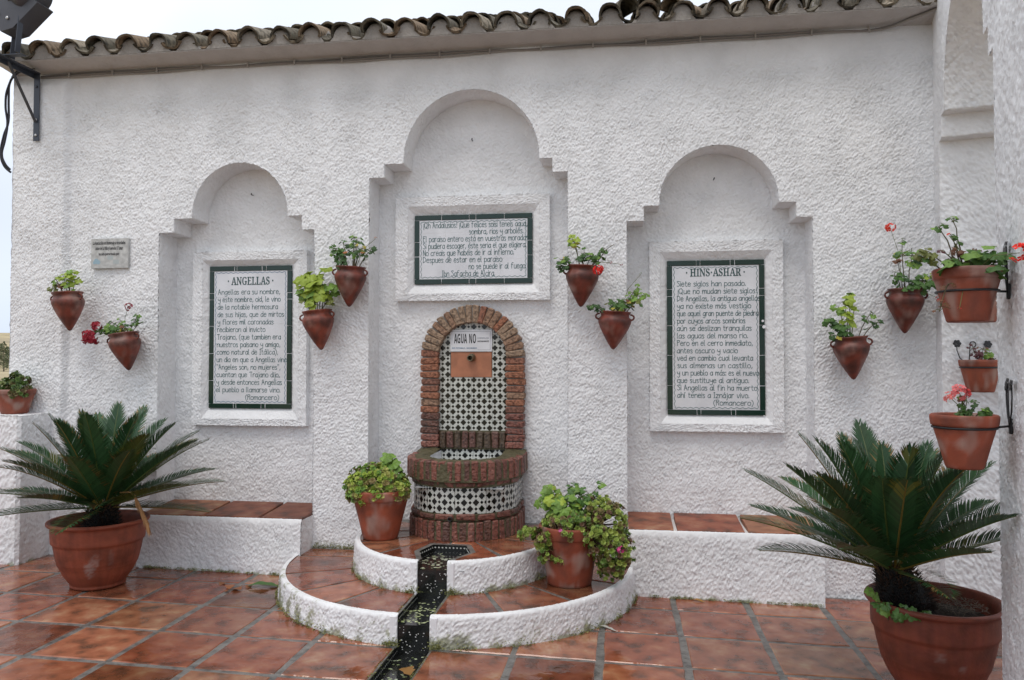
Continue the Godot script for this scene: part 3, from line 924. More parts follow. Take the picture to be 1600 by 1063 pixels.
	w.quad(Vector3(CH0, y0 + 0.012, 9.0), Vector3(CH1, y0 + 0.012, 9.0), Vector3(CH1, y0 + 0.012, zf), Vector3(CH0, y0 + 0.012, zf))
	w.quad(Vector3(CH0, b1 + 0.012, zf), Vector3(CH1, b1 + 0.012, zf), Vector3(CH1, b1 + 0.012, zi), Vector3(CH0, b1 + 0.012, zi))
	w.quad(Vector3(-0.19, b2 + 0.012, zi), Vector3(0.11, b2 + 0.012, zi), Vector3(0.11, b2 + 0.012, 0.48), Vector3(-0.19, b2 + 0.012, 0.48))
	var wo := obj("channel_water", w.done(), M.water, self)
	wo.set_meta("kind", "structure")
	wo.set_meta("label", "thin film of clear water in the mosaic channel")

# ---------------------------------------------------------------- far land
func build_land() -> void:
	var P := PackedVector3Array()
	var C := PackedColorArray()
	var n := 96
	for j in n + 1:
		for i in n + 1:
			var fx := (float(i) / n - 0.5) * 2.0
			var fz := (float(j) / n - 0.5) * 2.0
			var x := signf(fx) * pow(absf(fx), 2.2) * 2600.0
			var z := -signf(fz) * pow(absf(fz), 2.2) * 2600.0
			var d := Vector2(x, z).length()
			var y := -7.0 + 33.0 * smoothstep(300.0, 900.0, d) + 22.0 * smoothstep(800.0, 2400.0, d) * (0.6 + 0.4 * sin(x * 0.004)) + 3.0 * N3.get_noise_2d(x * 0.002, z * 0.002) * smoothstep(60.0, 300.0, d)
			if d < 14.0: y = -4.0
			P.append(Vector3(x, y, z))
			var k := N3.get_noise_2d(x * 0.006 + 9.0, z * 0.006)
			C.append(Color(0.52, 0.42, 0.24).lerp(Color(0.60, 0.50, 0.32), clampf(k + 0.5, 0, 1)).lerp(Color(0.20, 0.16, 0.09), smoothstep(0.2, 0.4, k) * 0.5))
	var mb := MB.new()
	mb.grid(P, n, n, null, C)
	var o := obj("terrain", mb.done(), M.field, self)
	o.set_meta("kind", "structure")
	o.set_meta("label", "dry straw-coloured fields and low hills beyond the terrace")
	var specs := [[-299.8, -336.3, 10.5, "pale green tree farthest left beyond the parapet"], [-282.4, -318.4, 13.5, "tall pointed dark green tree in the field behind the parapet pot"], [-291.3, -330.5, 10.0, "low rounded olive green tree between the pointed tree and the house"], [-274.0, -312.4, 12.0, "bushy dark tree half hidden by the house corner"]]
	for s in specs:
		tree(s[0], s[1], s[2], s[3])
func land_y(x: float, z: float) -> float:
	var d := Vector2(x, z).length()
	return -7.0 + 33.0 * smoothstep(300.0, 900.0, d) + 3.0 * N3.get_noise_2d(x * 0.002, z * 0.002)
func tree(x: float, z: float, hgt: float, label: String) -> void:
	var t := thing("far_tree", label, "tree", Vector3(x, land_y(x, z) - 0.4, z), "trees in the far field")
	var mb := MB.new()
	mb.col = Color(0.06, 0.045, 0.03)
	mb.tube([Vector3.ZERO, Vector3(0.1, hgt * 0.3, 0), Vector3(-0.1, hgt * 0.75, 0.1)], 0.28, 0.08, 6)
	for k in 5:
		var a := k * 1.3
		mb.tube([Vector3(0, hgt * (0.25 + 0.1 * k), 0), Vector3(cos(a) * hgt * 0.22, hgt * (0.38 + 0.1 * k), sin(a) * hgt * 0.22)], 0.09, 0.03, 5)
	obj("trunk", mb.done(), M.stem, t)
	mb = MB.new()
	for k in 900:
		var u := R.randf()
		var rad := hgt * 0.30 * pow(1.0 - u, 0.6) * (0.5 + 0.5 * R.randf()) * (0.75 + 0.5 * sin(u * 17.0))
		var a := R.randf() * TAU
		var p := Vector3(cos(a) * rad, hgt * (0.12 + 0.9 * u), sin(a) * rad)
		mb.col = Color(0.055, 0.085, 0.03).lerp(Color(0.10, 0.12, 0.05), R.randf())
		var d1 := Vector3(R.randf() - 0.5, R.randf() - 0.5, R.randf() - 0.5).normalized() * R.randf_range(0.3, 0.6)
		var d2 := Vector3(R.randf() - 0.5, R.randf() - 0.5, R.randf() - 0.5).normalized() * R.randf_range(0.3, 0.6)
		mb.tri(p, p + d1, p + d2)
	obj("crown", mb.done(), M.leaf, t)

# ---------------------------------------------------------------- fountain
const BRICK := [[0.36, 0.25, 0.17], [0.33, 0.20, 0.13], [0.36, 0.15, 0.085], [0.31, 0.135, 0.085], [0.24, 0.11, 0.075], [0.28, 0.2, 0.14]]
const BRICK_DARK := [[0.215, 0.078, 0.056], [0.26, 0.095, 0.068], [0.145, 0.066, 0.05], [0.29, 0.12, 0.09], [0.16, 0.075, 0.055], [0.10, 0.065, 0.04]]
func brick_mats(src: Array, base: StandardMaterial3D) -> Array:
	var out := []
	for k in src.size():
		var m: StandardMaterial3D = base.duplicate()
		m.albedo_color = L(src[k][0], src[k][1], src[k][2])
		m.uv1_offset = Vector3(k * 0.31, k * 0.17, k * 0.43)
		out.append(m)
	return out
func brick_meshes(sz: Vector3, n: int, bev := 0.006, jit := 0.0035) -> Array:
	var out := []
	for k in n:
		var mb := MB.new()
		mb.bbox(sz, bev, Transform3D.IDENTITY, R, jit)
		out.append(mb.done())
	return out
const FX := -0.038
const FZ := 0.06
func upath(s: float, r: float) -> Array:
	# along the basin outline: straight from the wall, half circle, straight back; returns [point, outward]
	var st := FZ + 0.19
	var len := st * 2.0 + PI * r
	var d := s * len
	if d < st: return [Vector3(FX - r, 0, -0.19 + d), Vector3.LEFT]
	if d > len - st: return [Vector3(FX + r, 0, -0.19 + (len - d)), Vector3.RIGHT]
	var a := PI * (1.0 - (d - st) / (PI * r))
	return [Vector3(FX + r * cos(a), 0, FZ + r * sin(a)), Vector3(cos(a), 0, sin(a))]
func upath_len(r: float) -> float:
	return (FZ + 0.19) * 2.0 + PI * r

func build_fountain() -> void:
	var h := thing("wall_fountain", "brick arched wall fountain with black and white tiles and half-round basin", "fountain")
	var bm := brick_mats(BRICK, M.brick)
	var bd := brick_mats(BRICK_DARK, M.brick_wet)
	var cx := -0.040
	var rm := 0.2945
	# arch ring: mortar backing, then the bricks one by one
	var mb := MB.new()
	var back := PackedVector2Array()
	for i in 41:
		var a := PI * (1.0 - i / 40.0)
		back.append(Vector2(cx + 0.348 * cos(a), 1.461 + 0.348 * sin(a)))
	back.append(Vector2(cx + 0.348, 0.80)); back.append(Vector2(cx - 0.348, 0.80))
	var tr := Geometry2D.triangulate_polygon(back)
	for i in range(0, tr.size(), 3):
		var q := []
		for k in 3: q.append(Vector3(back[tr[i + k]].x, back[tr[i + k]].y, -0.200))
		mb.tri_to(q[0], q[1], q[2], Vector3.BACK)
	for i in 40:
		var a := PI * (1.0 - i / 40.0); var b := PI * (1.0 - (i + 1) / 40.0)
		var q := []
		for rr in [0.241, 0.348]:
			for an in [a, b]: q.append(Vector3(cx + rr * cos(an), 1.461 + rr * sin(an), -0.158))
		mb.quad_to(q[0], q[1], q[3], q[2], Vector3.BACK)
		mb.quad_to(q[2], q[3], q[3] - Vector3(0, 0, 0.07), q[2] - Vector3(0, 0, 0.07), Vector3(cos(a), sin(a), 0))
		mb.quad_to(q[0], q[1], q[1] - Vector3(0, 0, 0.05), q[0] - Vector3(0, 0, 0.05), -Vector3(cos(a), sin(a), 0))
	for s in [-1.0, 1.0]:
		mb.bbox(Vector3(0.107, 0.68, 0.07), 0.003, Transform3D(Basis(), Vector3(cx + s * 0.2945, 1.121, -0.193)))
	obj("mortar_bed", mb.done(), M.mortar, h)
	var course := brick_meshes(Vector3(0.122, 0.0415, 0.085), 6)
	for s in [-1.0, 1.0]:
		for k in 13:
			var y := 0.873 + 0.0473 * k
			var tone: Array = bd if k < 5 else bm
			var o := obj("brick", course[R.randi() % 6], tone[[2, 3, 4, 2, 3, 1][R.randi() % 6] if k >= 5 else R.randi() % 5], h)
			if k > 8 and R.randf() < 0.4: o.material_override = bm[R.randi() % 3]
			o.position = Vector3(cx + s * (rm + R.randf_range(-0.004, 0.004)), y, -0.183 + R.randf_range(-0.004, 0.006))
			o.rotation = Vector3(0, R.randf_range(-0.03, 0.03), R.randf_range(-0.035, 0.035))
	var vous := brick_meshes(Vector3(0.122, 0.0405, 0.085), 6)
	for k in 20:
		var a := PI * (k + 0.5) / 20.0
		var o := obj("brick", vous[R.randi() % 6], bm[[0, 0, 1, 5, 2, 3, 0, 1][R.randi() % 8]], h)
		o.position = Vector3(cx + rm * cos(a), 1.466 + rm * sin(a), -0.183 + R.randf_range(-0.004, 0.008))
		o.rotation = Vector3(0, 0, a + R.randf_range(-0.04, 0.04))
	# glazed tile panel inside the arch, tile by tile
	var inner := PackedVector2Array()
	for i in 33:
		var a := PI * (1.0 - i / 32.0)
		inner.append(Vector2(cx + 0.25 * cos(a), 1.461 + 0.25 * sin(a)))
	inner.append(Vector2(cx + 0.25, 0.95)); inner.append(Vector2(cx - 0.25, 0.95))
	var pt := 0.1455
	for i in 4:
		for j in 6:
			var x0 := -0.199 - pt + i * pt; var y0 := 1.328 - 3.0 * pt + j * pt
			if i in [1, 2] and j == 3: continue
			if i in [1, 2] and j == 4: continue
			var gp := 0.0012
			var sq := PackedVector2Array([Vector2(x0 + gp, y0 + gp), Vector2(x0 + pt - gp, y0 + gp), Vector2(x0 + pt - gp, y0 + pt - gp), Vector2(x0 + gp, y0 + pt - gp)])
			for piece in Geometry2D.intersect_polygons(sq, inner):
				var t := MB.new()
				var ti := Geometry2D.triangulate_polygon(piece)
				for m in range(0, ti.size(), 3):
					var q := []; var u := []
					for k in 3:
						var p := piece[ti[m + k]]
						q.append(Vector3(p.x, p.y, -0.190))
						u.append(Vector2((p.x - x0) / pt, 1.0 - (p.y - y0) / pt))
					t.tri_to(q[0], q[1], q[2], Vector3.BACK, u[0], u[1], u[2])
				for k in piece.size():
					var p := piece[k]; var p2 := piece[(k + 1) % piece.size()]
					t.quad(Vector3(p.x, p.y, -0.190), Vector3(p.x, p.y, -0.199), Vector3(p2.x, p2.y, -0.199), Vector3(p2.x, p2.y, -0.190), Vector2.ZERO, Vector2.ZERO, Vector2.ZERO, Vector2.ZERO)
				obj("patterned_tile", t.done(), M.azulejo, h)
	var t := MB.new()
	t.bbox(Vector3(0.284, 0.172, 0.012), 0.0015, Transform3D(Basis(), Vector3(-0.053, 1.4145, -0.192)))
	obj("clay_tile", t.done(), M.terracotta_tile, h)
	# spout
	t = MB.new()
	t.lathe([Vector2(0.0, 0.0), Vector2(0.026, 0.0), Vector2(0.027, 0.022), Vector2(0.023, 0.03), Vector2(0.0205, 0.034), Vector2(0.020, 0.074), Vector2(0.0205, 0.078), Vector2(0.015, 0.078), Vector2(0.0135, 0.03), Vector2(0, 0.03)], 22)
	var sp := obj("spout", t.done(), M.brass, h)
	sp.position = Vector3(-0.047, 1.463, -0.186)
	sp.rotation = Vector3(PI / 2 + 0.05, 0, 0.0)
	# upright bricks under the panel
	var short_ := brick_meshes(Vector3(0.043, 0.112, 0.05), 5)
	for k in 9:
		var o := obj("brick", short_[R.randi() % 5], bd[[2, 5, 4, 5, 2, 0][R.randi() % 6]], h)
		o.position = Vector3(cx - 0.208 + 0.052 * k, 0.905, -0.185 + R.randf_range(-0.004, 0.004))
		o.rotation = Vector3(0, R.randf_range(-0.05, 0.05), R.randf_range(-0.03, 0.03))
	t = MB.new()
	t.bbox(Vector3(0.47, 0.13, 0.03), 0.002, Transform3D(Basis(), Vector3(cx, 0.9, -0.2)))
	obj("mortar_bed", t.done(), M.mossy_cement, h)
	# basin: core shell, courses of brick, tile frieze
	t = MB.new()
	var ring := func(m: MB, r: float, ya: float, yb: float, inward: bool):
		var P := PackedVector3Array(); var UV := PackedVector2Array()
		var nu := 64
		for j in 2:
			for i in nu + 1:
				var q: Array = upath(float(i) / nu, r)
				P.append(q[0] + Vector3(0, ya if (j == 0) != inward else yb, 0))
				UV.append(Vector2(float(i) / nu * upath_len(r) / 0.1455, 1.0 - (P[P.size() - 1].y - 0.521) / 0.1455))
		m.grid(P, nu, 1, UV)
	ring.call(t, 0.328, 0.335, 0.80, false)
	ring.call(t, 0.352, 0.345, 0.462, false)
	ring.call(t, 0.372, 0.705, 0.815, false)
	ring.call(t, 0.343, 0.668, 0.71, false)
	ring.call(t, 0.343, 0.47, 0.512, false)
	obj("mortar_core", t.done(), M.mossy_cement, h)
	t = MB.new()
	# cement rim on top with the basin opening
	var hole := func(i: float) -> Vector2:
		var st := 0.26
		if i < st: return Vector2(-0.262, lerpf(-0.188, 0.09, i / st))
		if i > 1.0 - st: return Vector2(0.186, lerpf(0.09, -0.188, (i - 1.0 + st) / st))
		var a := PI * (1.0 - (i - st) / (1.0 - 2.0 * st))
		return Vector2(-0.038 + 0.224 * cos(a), 0.09 + 0.235 * sin(a))
	var P := PackedVector3Array()
	for j in 7:
		for i in 97:
			var f := i / 96.0
			var q: Array = upath(f, 0.366)
			var b: Vector2 = hole.call(f)
			var o3: Vector3 = q[0]
			var s := minf(1.0, j / 5.0)
			var p := Vector3(lerpf(b.x, o3.x, s), 0, lerpf(b.y, o3.z, s))
			p.y = 0.835 - 0.010 * s * s + 0.02 * clampf(-p.z / 0.2, 0.0, 1.0) + (0.004 * N1.get_noise_3d(p.x * 0.6, 0.0, p.z * 0.6))
			if j == 0: p.y -= 0.008
			if j == 6: p.y -= 0.02
			P.append(p)
	var G := PackedVector3Array()
	for j in 7:
		for i in 97: G.append(P[(6 - j) * 97 + i])
	t.grid(G, 96, 6)
	obj("rim", t.done(), M.mossy_cement, h)
	t = MB.new()
	P = PackedVector3Array()
	for j in 2:
		for i in 65:
			var b: Vector2 = hole.call(1.0 - i / 64.0)
			P.append(Vector3(b.x, 0.60 + 0.228 * j, b.y))
	t.grid(P, 64, 1)
	t.quad(Vector3(-0.3, 0.66, 0.36), Vector3(0.25, 0.66, 0.36), Vector3(0.25, 0.66, -0.19), Vector3(-0.3, 0.66, -0.19))
	obj("basin_lining", t.done(), M.white_glaze, h)
	for k in 4:
		t = MB.new()
		var a := -0.262 + 0.112 * k
		t.quad(Vector3(a + 0.001, 0.66, -0.186), Vector3(a + 0.111, 0.66, -0.186), Vector3(a + 0.111, 0.85, -0.186), Vector3(a + 0.001, 0.85, -0.186), Vector2(0, 1.3), Vector2(0.77, 1.3), Vector2(0.77, 0), Vector2(0, 0))
		obj("patterned_tile", t.done(), M.azulejo, h)
	t = MB.new()
	t.quad(Vector3(-0.29, 0.705, 0.34), Vector3(0.22, 0.705, 0.34), Vector3(0.22, 0.705, -0.18), Vector3(-0.29, 0.705, -0.18))
	obj("water", t.done(), M.water, h)
	var soldier := brick_meshes(Vector3(0.0415, 0.118, 0.05), 6, 0.006, 0.004)
	var soldier2 := brick_meshes(Vector3(0.0415, 0.120, 0.05), 6, 0.006, 0.004)
	var thin := brick_meshes(Vector3(0.118, 0.036, 0.05), 5, 0.007, 0.004)
	var rings := [[0.374, 0.770, 0.0525, soldier], [0.356, 0.405, 0.0525, soldier2], [0.342, 0.690, 0.127, thin], [0.346, 0.490, 0.127, thin]]
	for rg in rings:
		var m: int = roundi(upath_len(rg[0]) / rg[2])
		for k in m:
			var q: Array = upath((k + 0.5) / m, rg[0])
			var o := obj("brick", rg[3][R.randi() % rg[3].size()], bd[[0, 1, 3, 1, 4, 0, 2][R.randi() % 7]], h)
			var out: Vector3 = q[1]
			o.position = q[0] + Vector3(0, rg[1] + R.randf_range(-0.003, 0.003), 0) - out * (0.022 + R.randf_range(-0.004, 0.004))
			o.rotation = Vector3(0, atan2(out.x, out.z) + R.randf_range(-0.05, 0.05), 0)
	var nt := 8
	var fr := 0.336
	var tl := upath_len(fr)
	for k in nt:
		t = MB.new()
		P = PackedVector3Array(); var UV := PackedVector2Array()
		var s0 := (k + 0.007) / nt; var s1 := (k + 0.993) / nt
		for j in 2:
			for i in 13:
				var s := lerpf(s0, s1, i / 12.0)
				var q: Array = upath(s, fr)
				P.append(q[0] + Vector3(0, 0.508 + 0.164 * j, 0))
				UV.append(Vector2((s - s0) * tl / 0.1455 + 0.25, 0.02 + (1.0 - j) * 1.07))
		t.grid(P, 12, 1, UV)
		obj("patterned_tile", t.done(), M.azulejo, h)
	t = MB.new()
	t.lathe([Vector2(0.0, 0.0), Vector2(0.014, 0.0), Vector2(0.014, 0.05), Vector2(0.011, 0.05), Vector2(0.010, 0.01), Vector2(0, 0.01)], 14)
	var dr := obj("drain_pipe", t.done(), M.pipe_plastic, h)
	dr.position = Vector3(-0.062, 0.486, 0.385)
	dr.rotation = Vector3(PI / 2, 0, 0)
	# notice above the spout
	var n := thing("water_notice", "white AGUA NO notice above the fountain spout", "sign", Vector3(-0.053, 1.5785, -0.183))
	t = MB.new()
	t.bbox(Vector3(0.291, 0.151, 0.006), 0.0015)
	obj("sign_plate", t.done(), M.white_glaze, n)
	t = MB.new()
	var zz := 0.0036
	for q in [[-0.135, -0.065, 0.135, 0.0645], [-0.135, 0.0635, 0.135, 0.065]]:
		pass
	for q in [[-0.134, 0.0625, 0.134, 0.0645], [0.132, -0.064, 0.134, 0.0625], [0.045, -0.064, 0.132, -0.0625], [-0.134, -0.03, -0.1325, 0.0625]]:
		t.quad(Vector3(q[0], q[1], zz), Vector3(q[2], q[1], zz), Vector3(q[2], q[3], zz), Vector3(q[0], q[3], zz))
	obj("printed_border", t.done(), M.ink_grey, n)
	letters(n, "AGUA", -0.118, -0.028, -0.018, 0.088, zz, M.ink_black, true, false)
	letters(n, "NO", -0.013, 0.034, -0.018, 0.088, zz, M.ink_black, true, false)
	letters(n, "CONTROLADA", 0.044, 0.124, 0.012, 0.014, zz, M.ink_grey, false, false)
	letters(n, "SANITARIAMENTE", 0.044, 0.124, -0.010, 0.014, zz, M.ink_black, true, false)
	letters(n, "NO POTABLE - NO BEBER", -0.132, 0.040, -0.056, 0.013, zz, M.ink_blue, true, false)

# hand-painted round lettering: strokes on a small grid, x as a digit, y as a letter (d = base line, i = x height, m = ascender)
const GLYPH := {
	"a": "4h2i0g0e2d4f 4i4d", "b": "0m0d 0f2d4e4g2i0h", "c": "4h2i0g0e2d4e", "d": "4m4d 4h2i0g0e2d4f", "e": "0g4g3i1i0g0e2d4e", "f": "4m2m1k1d 0i3i", "g": "4h2i0g0e2d4f 4i4c2a0b",
	"h": "0m0d 0g2i4h4d", "i": "0i0d 0k0l", "j": "1i1c0a 1k1l", "l": "0m0e1d", "m": "0i0d 0g2i3h3d 3g5i6h6d", "n": "0i0d 0g2i4h4d", "o": "2i0h0e2d4e4h2i", "p": "0i0a 0h2i4h4e2d0e", "q": "4i4a 4h2i0h0e2d4e",
	"r": "0i0d 0g1i3i", "s": "3h1i0h2f3e2d0d", "t": "1l1e3d 0i3i", "u": "0i0e2d4e 4i4d", "v": "0i1e2d3f4i", "x": "0i4d 4i0d", "y": "0i0g2f4g 4i4c2a0b", "z": "0i4i 4i0d 0d4d",
	"A": "0d2m 2m5d 1g4g", "C": "5l3m0k0f3d5e", "D": "0m0d 0m3l5i4f0d", "E": "4m0m 0m0d 0d4d 0i3i", "I": "1m1d 0m2m 0d2d", "N": "0d0m 0m4d 4d4m", "P": "0d0m 0m3m4k3i0i", "Q": "3m0k0f3d5f5k3m 3f6c",
	"R": "0d0m 0m3m4k3i0i 2i4d", "S": "4l2m0l1j3h4f2d0e", "T": "0l1m5m 3m3d",
	",": "1e0c", ".": "0d0e", "(": "2m0i0f2b", ")": "0m2i2f0b", "!": "1m1g 1e1d", "¡": "1h1b 1i1j", "\"": "0m0k 2m2k", ":": "0d0e 0h0i", "-": "0g2g"}
const ACCENT := {"á": "a", "é": "e", "í": "i", "ó": "o", "ú": "u"}
func painted(parent: Node3D, text: String, x0: float, x1: float, yb: float, xh: float, z: float, m: Material) -> void:
	var strokes := []
	var pen := 0.0
	for ch in text:
		if ch == " ":
			pen += 3.6
			continue
		var code: String = GLYPH.get(ACCENT.get(ch, ch), "")
		if ACCENT.has(ch): code += " 2k3m" if ch != "í" else " 0k1m"
		var wmax := 0.0
		for st in code.split(" ", false):
			var pl := []
			for k in range(0, st.length(), 2):
				var px := float(st.unicode_at(k) - 48)
				var py := st.unicode_at(k + 1) - 100.0
				pl.append(Vector2(pen + px, py if py <= 5.0 else 5.0 + (py - 5.0) * 0.66))
				wmax = maxf(wmax, px)
			strokes.append(pl)
		pen += wmax + 1.7
	pen -= 1.7
	var sx := (x1 - x0) / pen
	var sy := xh / 5.0
	var hw := 0.0019
	var mb := MB.new()
	for pl in strokes:
		var fine := []
		for k in pl.size() - 1:
			var n := 4 if pl.size() > 2 else 1
			for q in n:
				var f := float(q) / n
				fine.append(pl[k].cubic_interpolate(pl[k + 1], pl[maxi(k - 1, 0)], pl[mini(k + 2, pl.size() - 1)], f))
		fine.append(pl[pl.size() - 1])
		var L2 := []; var R2 := []
		for k in fine.size():
			var w := Vector2(x0 + fine[k].x * sx, yb + fine[k].y * sy)
			var dd: Vector2 = (fine[mini(k + 1, fine.size() - 1)] - fine[maxi(k - 1, 0)])
			dd = Vector2(dd.x * sx, dd.y * sy).normalized()
			if k == 0: w -= dd * hw * 0.8
			if k == fine.size() - 1: w += dd * hw * 0.8
			var o := dd.orthogonal() * hw
			L2.append(Vector3(w.x - o.x, w.y - o.y, z)); R2.append(Vector3(w.x + o.x, w.y + o.y, z))
		for k in fine.size() - 1:
			mb.quad_to(L2[k], L2[k + 1], R2[k + 1], R2[k], Vector3.BACK)
	obj("lettering", mb.done(), m, parent)

var fonts := {}
func font(bold: bool, serif: bool) -> SystemFont:
	var k := [bold, serif]
	if not fonts.has(k):
		var f := SystemFont.new()
		f.font_names = PackedStringArray(["Droid Serif" if serif else "Droid Sans"])
		f.font_weight = 700 if bold else 400
		fonts[k] = f
	return fonts[k]
var base_of := {}
func letters(parent: Node3D, text: String, x0: float, x1: float, yb: float, em: float, z: float, m: Material, bold := false, serif := false) -> void:
	var mk := func(s: String) -> TextMesh:
		var t := TextMesh.new()
		t.text = s
		t.font = font(bold, serif)
		t.font_size = 48
		t.pixel_size = 1.0 / 48.0
		t.depth = 0.001
		t.curve_step = 2.0
		t.horizontal_alignment = HORIZONTAL_ALIGNMENT_LEFT
		return t
	var key := [bold, serif]
	if not base_of.has(key): base_of[key] = mk.call("x").get_aabb().position.y
	var t: TextMesh = mk.call(text)
	var bb := t.get_aabb()
	var o := obj("lettering", t, m, parent)
	var sx := (x1 - x0) / maxf(bb.size.x, 0.01)
	o.scale = Vector3(sx, em, 1.0)
	o.position = Vector3(x0 - bb.position.x * sx, yb - base_of[key] * em, z)

func plaque(called_label: String, x0: float, x1: float, y0: float, y1: float, cols: Array, rows: Array, title: Array, lines: Array, first: float, pitch: float, em: float, extra: Array) -> void:
	var n := thing("tile_plaque", called_label, "plaque", Vector3(x0, y0, -0.208), "glazed poem plaques in the niches")
	var w := x1 - x0; var hgt := y1 - y0
	var bw := 0.034
	# green glazed border strips
	var nx: Array = cols[1]; var ny: Array = rows[1]
	for side in 4:
		var cuts: Array = nx if side < 2 else ny
		for i in cuts.size() - 1:
			var a: float = cuts[i] * (w if side < 2 else hgt) + 0.0009
			var b: float = cuts[i + 1] * (w if side < 2 else hgt) - 0.0009
			var t := MB.new()
			var sz := Vector3(b - a, bw, 0.016) if side < 2 else Vector3(bw, b - a, 0.016)
			var c := Vector3((a + b) * 0.5, bw * 0.5 if side == 0 else hgt - bw * 0.5, 0.008)
			if side >= 2: c = Vector3(bw * 0.5 if side == 2 else w - bw * 0.5, (a + b) * 0.5, 0.008)
			if side >= 2:
				if i == 0: sz.y -= bw; c.y += bw * 0.5
				if i == cuts.size() - 2: sz.y -= bw; c.y -= bw * 0.5
			t.bbox(sz, 0.0026, Transform3D(Basis(), c), R, 0.0007)
			obj("border_tile", t.done(), M.green_glaze, n)
	var gb := MB.new()
	gb.bbox(Vector3(w - 2.0 * bw + 0.004, hgt - 2.0 * bw + 0.004, 0.0098), 0.0003, Transform3D(Basis(), Vector3(w * 0.5, hgt * 0.5, 0.0052)))
	for s in [-1.0, 1.0]:
		gb.bbox(Vector3(w - 0.004, bw - 0.004, 0.0125), 0.0003, Transform3D(Basis(), Vector3(w * 0.5, hgt * 0.5 + s * (hgt - bw) * 0.5, 0.0072)))
		gb.bbox(Vector3(bw - 0.004, hgt - 2.0 * bw, 0.0125), 0.0003, Transform3D(Basis(), Vector3(w * 0.5 + s * (w - bw) * 0.5, hgt * 0.5, 0.0072)))
	obj("tile_grout", gb.done(), M.plaster_smooth, n)
	# white glazed field tiles
	var cx: Array = cols[0]; var cy: Array = rows[0]
	for i in cx.size() - 1:
		for j in cy.size() - 1:
			var a := lerpf(bw, w - bw, cx[i]) + 0.0006; var b := lerpf(bw, w - bw, cx[i + 1]) - 0.0006
			var c := lerpf(bw, hgt - bw, cy[j]) + 0.0007; var d := lerpf(bw, hgt - bw, cy[j + 1]) - 0.0007
			var t := MB.new()
			t.bbox(Vector3(b - a, d - c, 0.010), 0.0006, Transform3D(Basis.from_euler(Vector3(R.randf_range(-0.004, 0.004), R.randf_range(-0.004, 0.004), 0)), Vector3((a + b) * 0.5, (c + d) * 0.5, 0.006)))
			obj("field_tile", t.done(), M.white_glaze, n)
	var zt := 0.0122
	# painted wavy line
	var t := MB.new()
	var ins := bw + 0.013
	var per := [Vector2(ins, ins), Vector2(w - ins, ins), Vector2(w - ins, hgt - ins), Vector2(ins, hgt - ins)]
	for k in 4:
		var a: Vector2 = per[k]; var b: Vector2 = per[(k + 1) % 4]
		var d := (b - a).normalized(); var nn := d.orthogonal()
		var m := int((b - a).length() / 0.005)
		for i in m:
			var p := a.lerp(b, float(i) / m) + nn * 0.0032 * sin(i * 0.85)
			var q := a.lerp(b, float(i + 1) / m) + nn * 0.0032 * sin((i + 1) * 0.85)
			var o := nn * 0.0017
			t.quad_to(Vector3(p.x - o.x, p.y - o.y, zt), Vector3(q.x - o.x, q.y - o.y, zt), Vector3(q.x + o.x, q.y + o.y, zt), Vector3(p.x + o.x, p.y + o.y, zt), Vector3.BACK)
	obj("painted_border", t.done(), M.ink_blue if title.size() and title[0] == "ANGELLAS" else M.ink_green, n)
	if title.size():
		letters(n, "· " + title[0] + " ·", title[1] * w, title[2] * w, hgt * (1.0 - title[3]), title[4], zt, M.ink_dark, true, true)
	for i in lines.size():
		var l: Array = lines[i]
		painted(n, l[0], l[1] * w, l[2] * w, hgt * (1.0 - first - pitch * i), em * 0.455, zt, M.ink_green)
	for e in extra:
		t = MB.new()
		t.cap(Vector3(e[0] * w, e[1] * hgt, e[3]), Vector3.BACK, e[2], 9)
		obj("chipped_spot", t.done(), M.plaster_smooth, n)

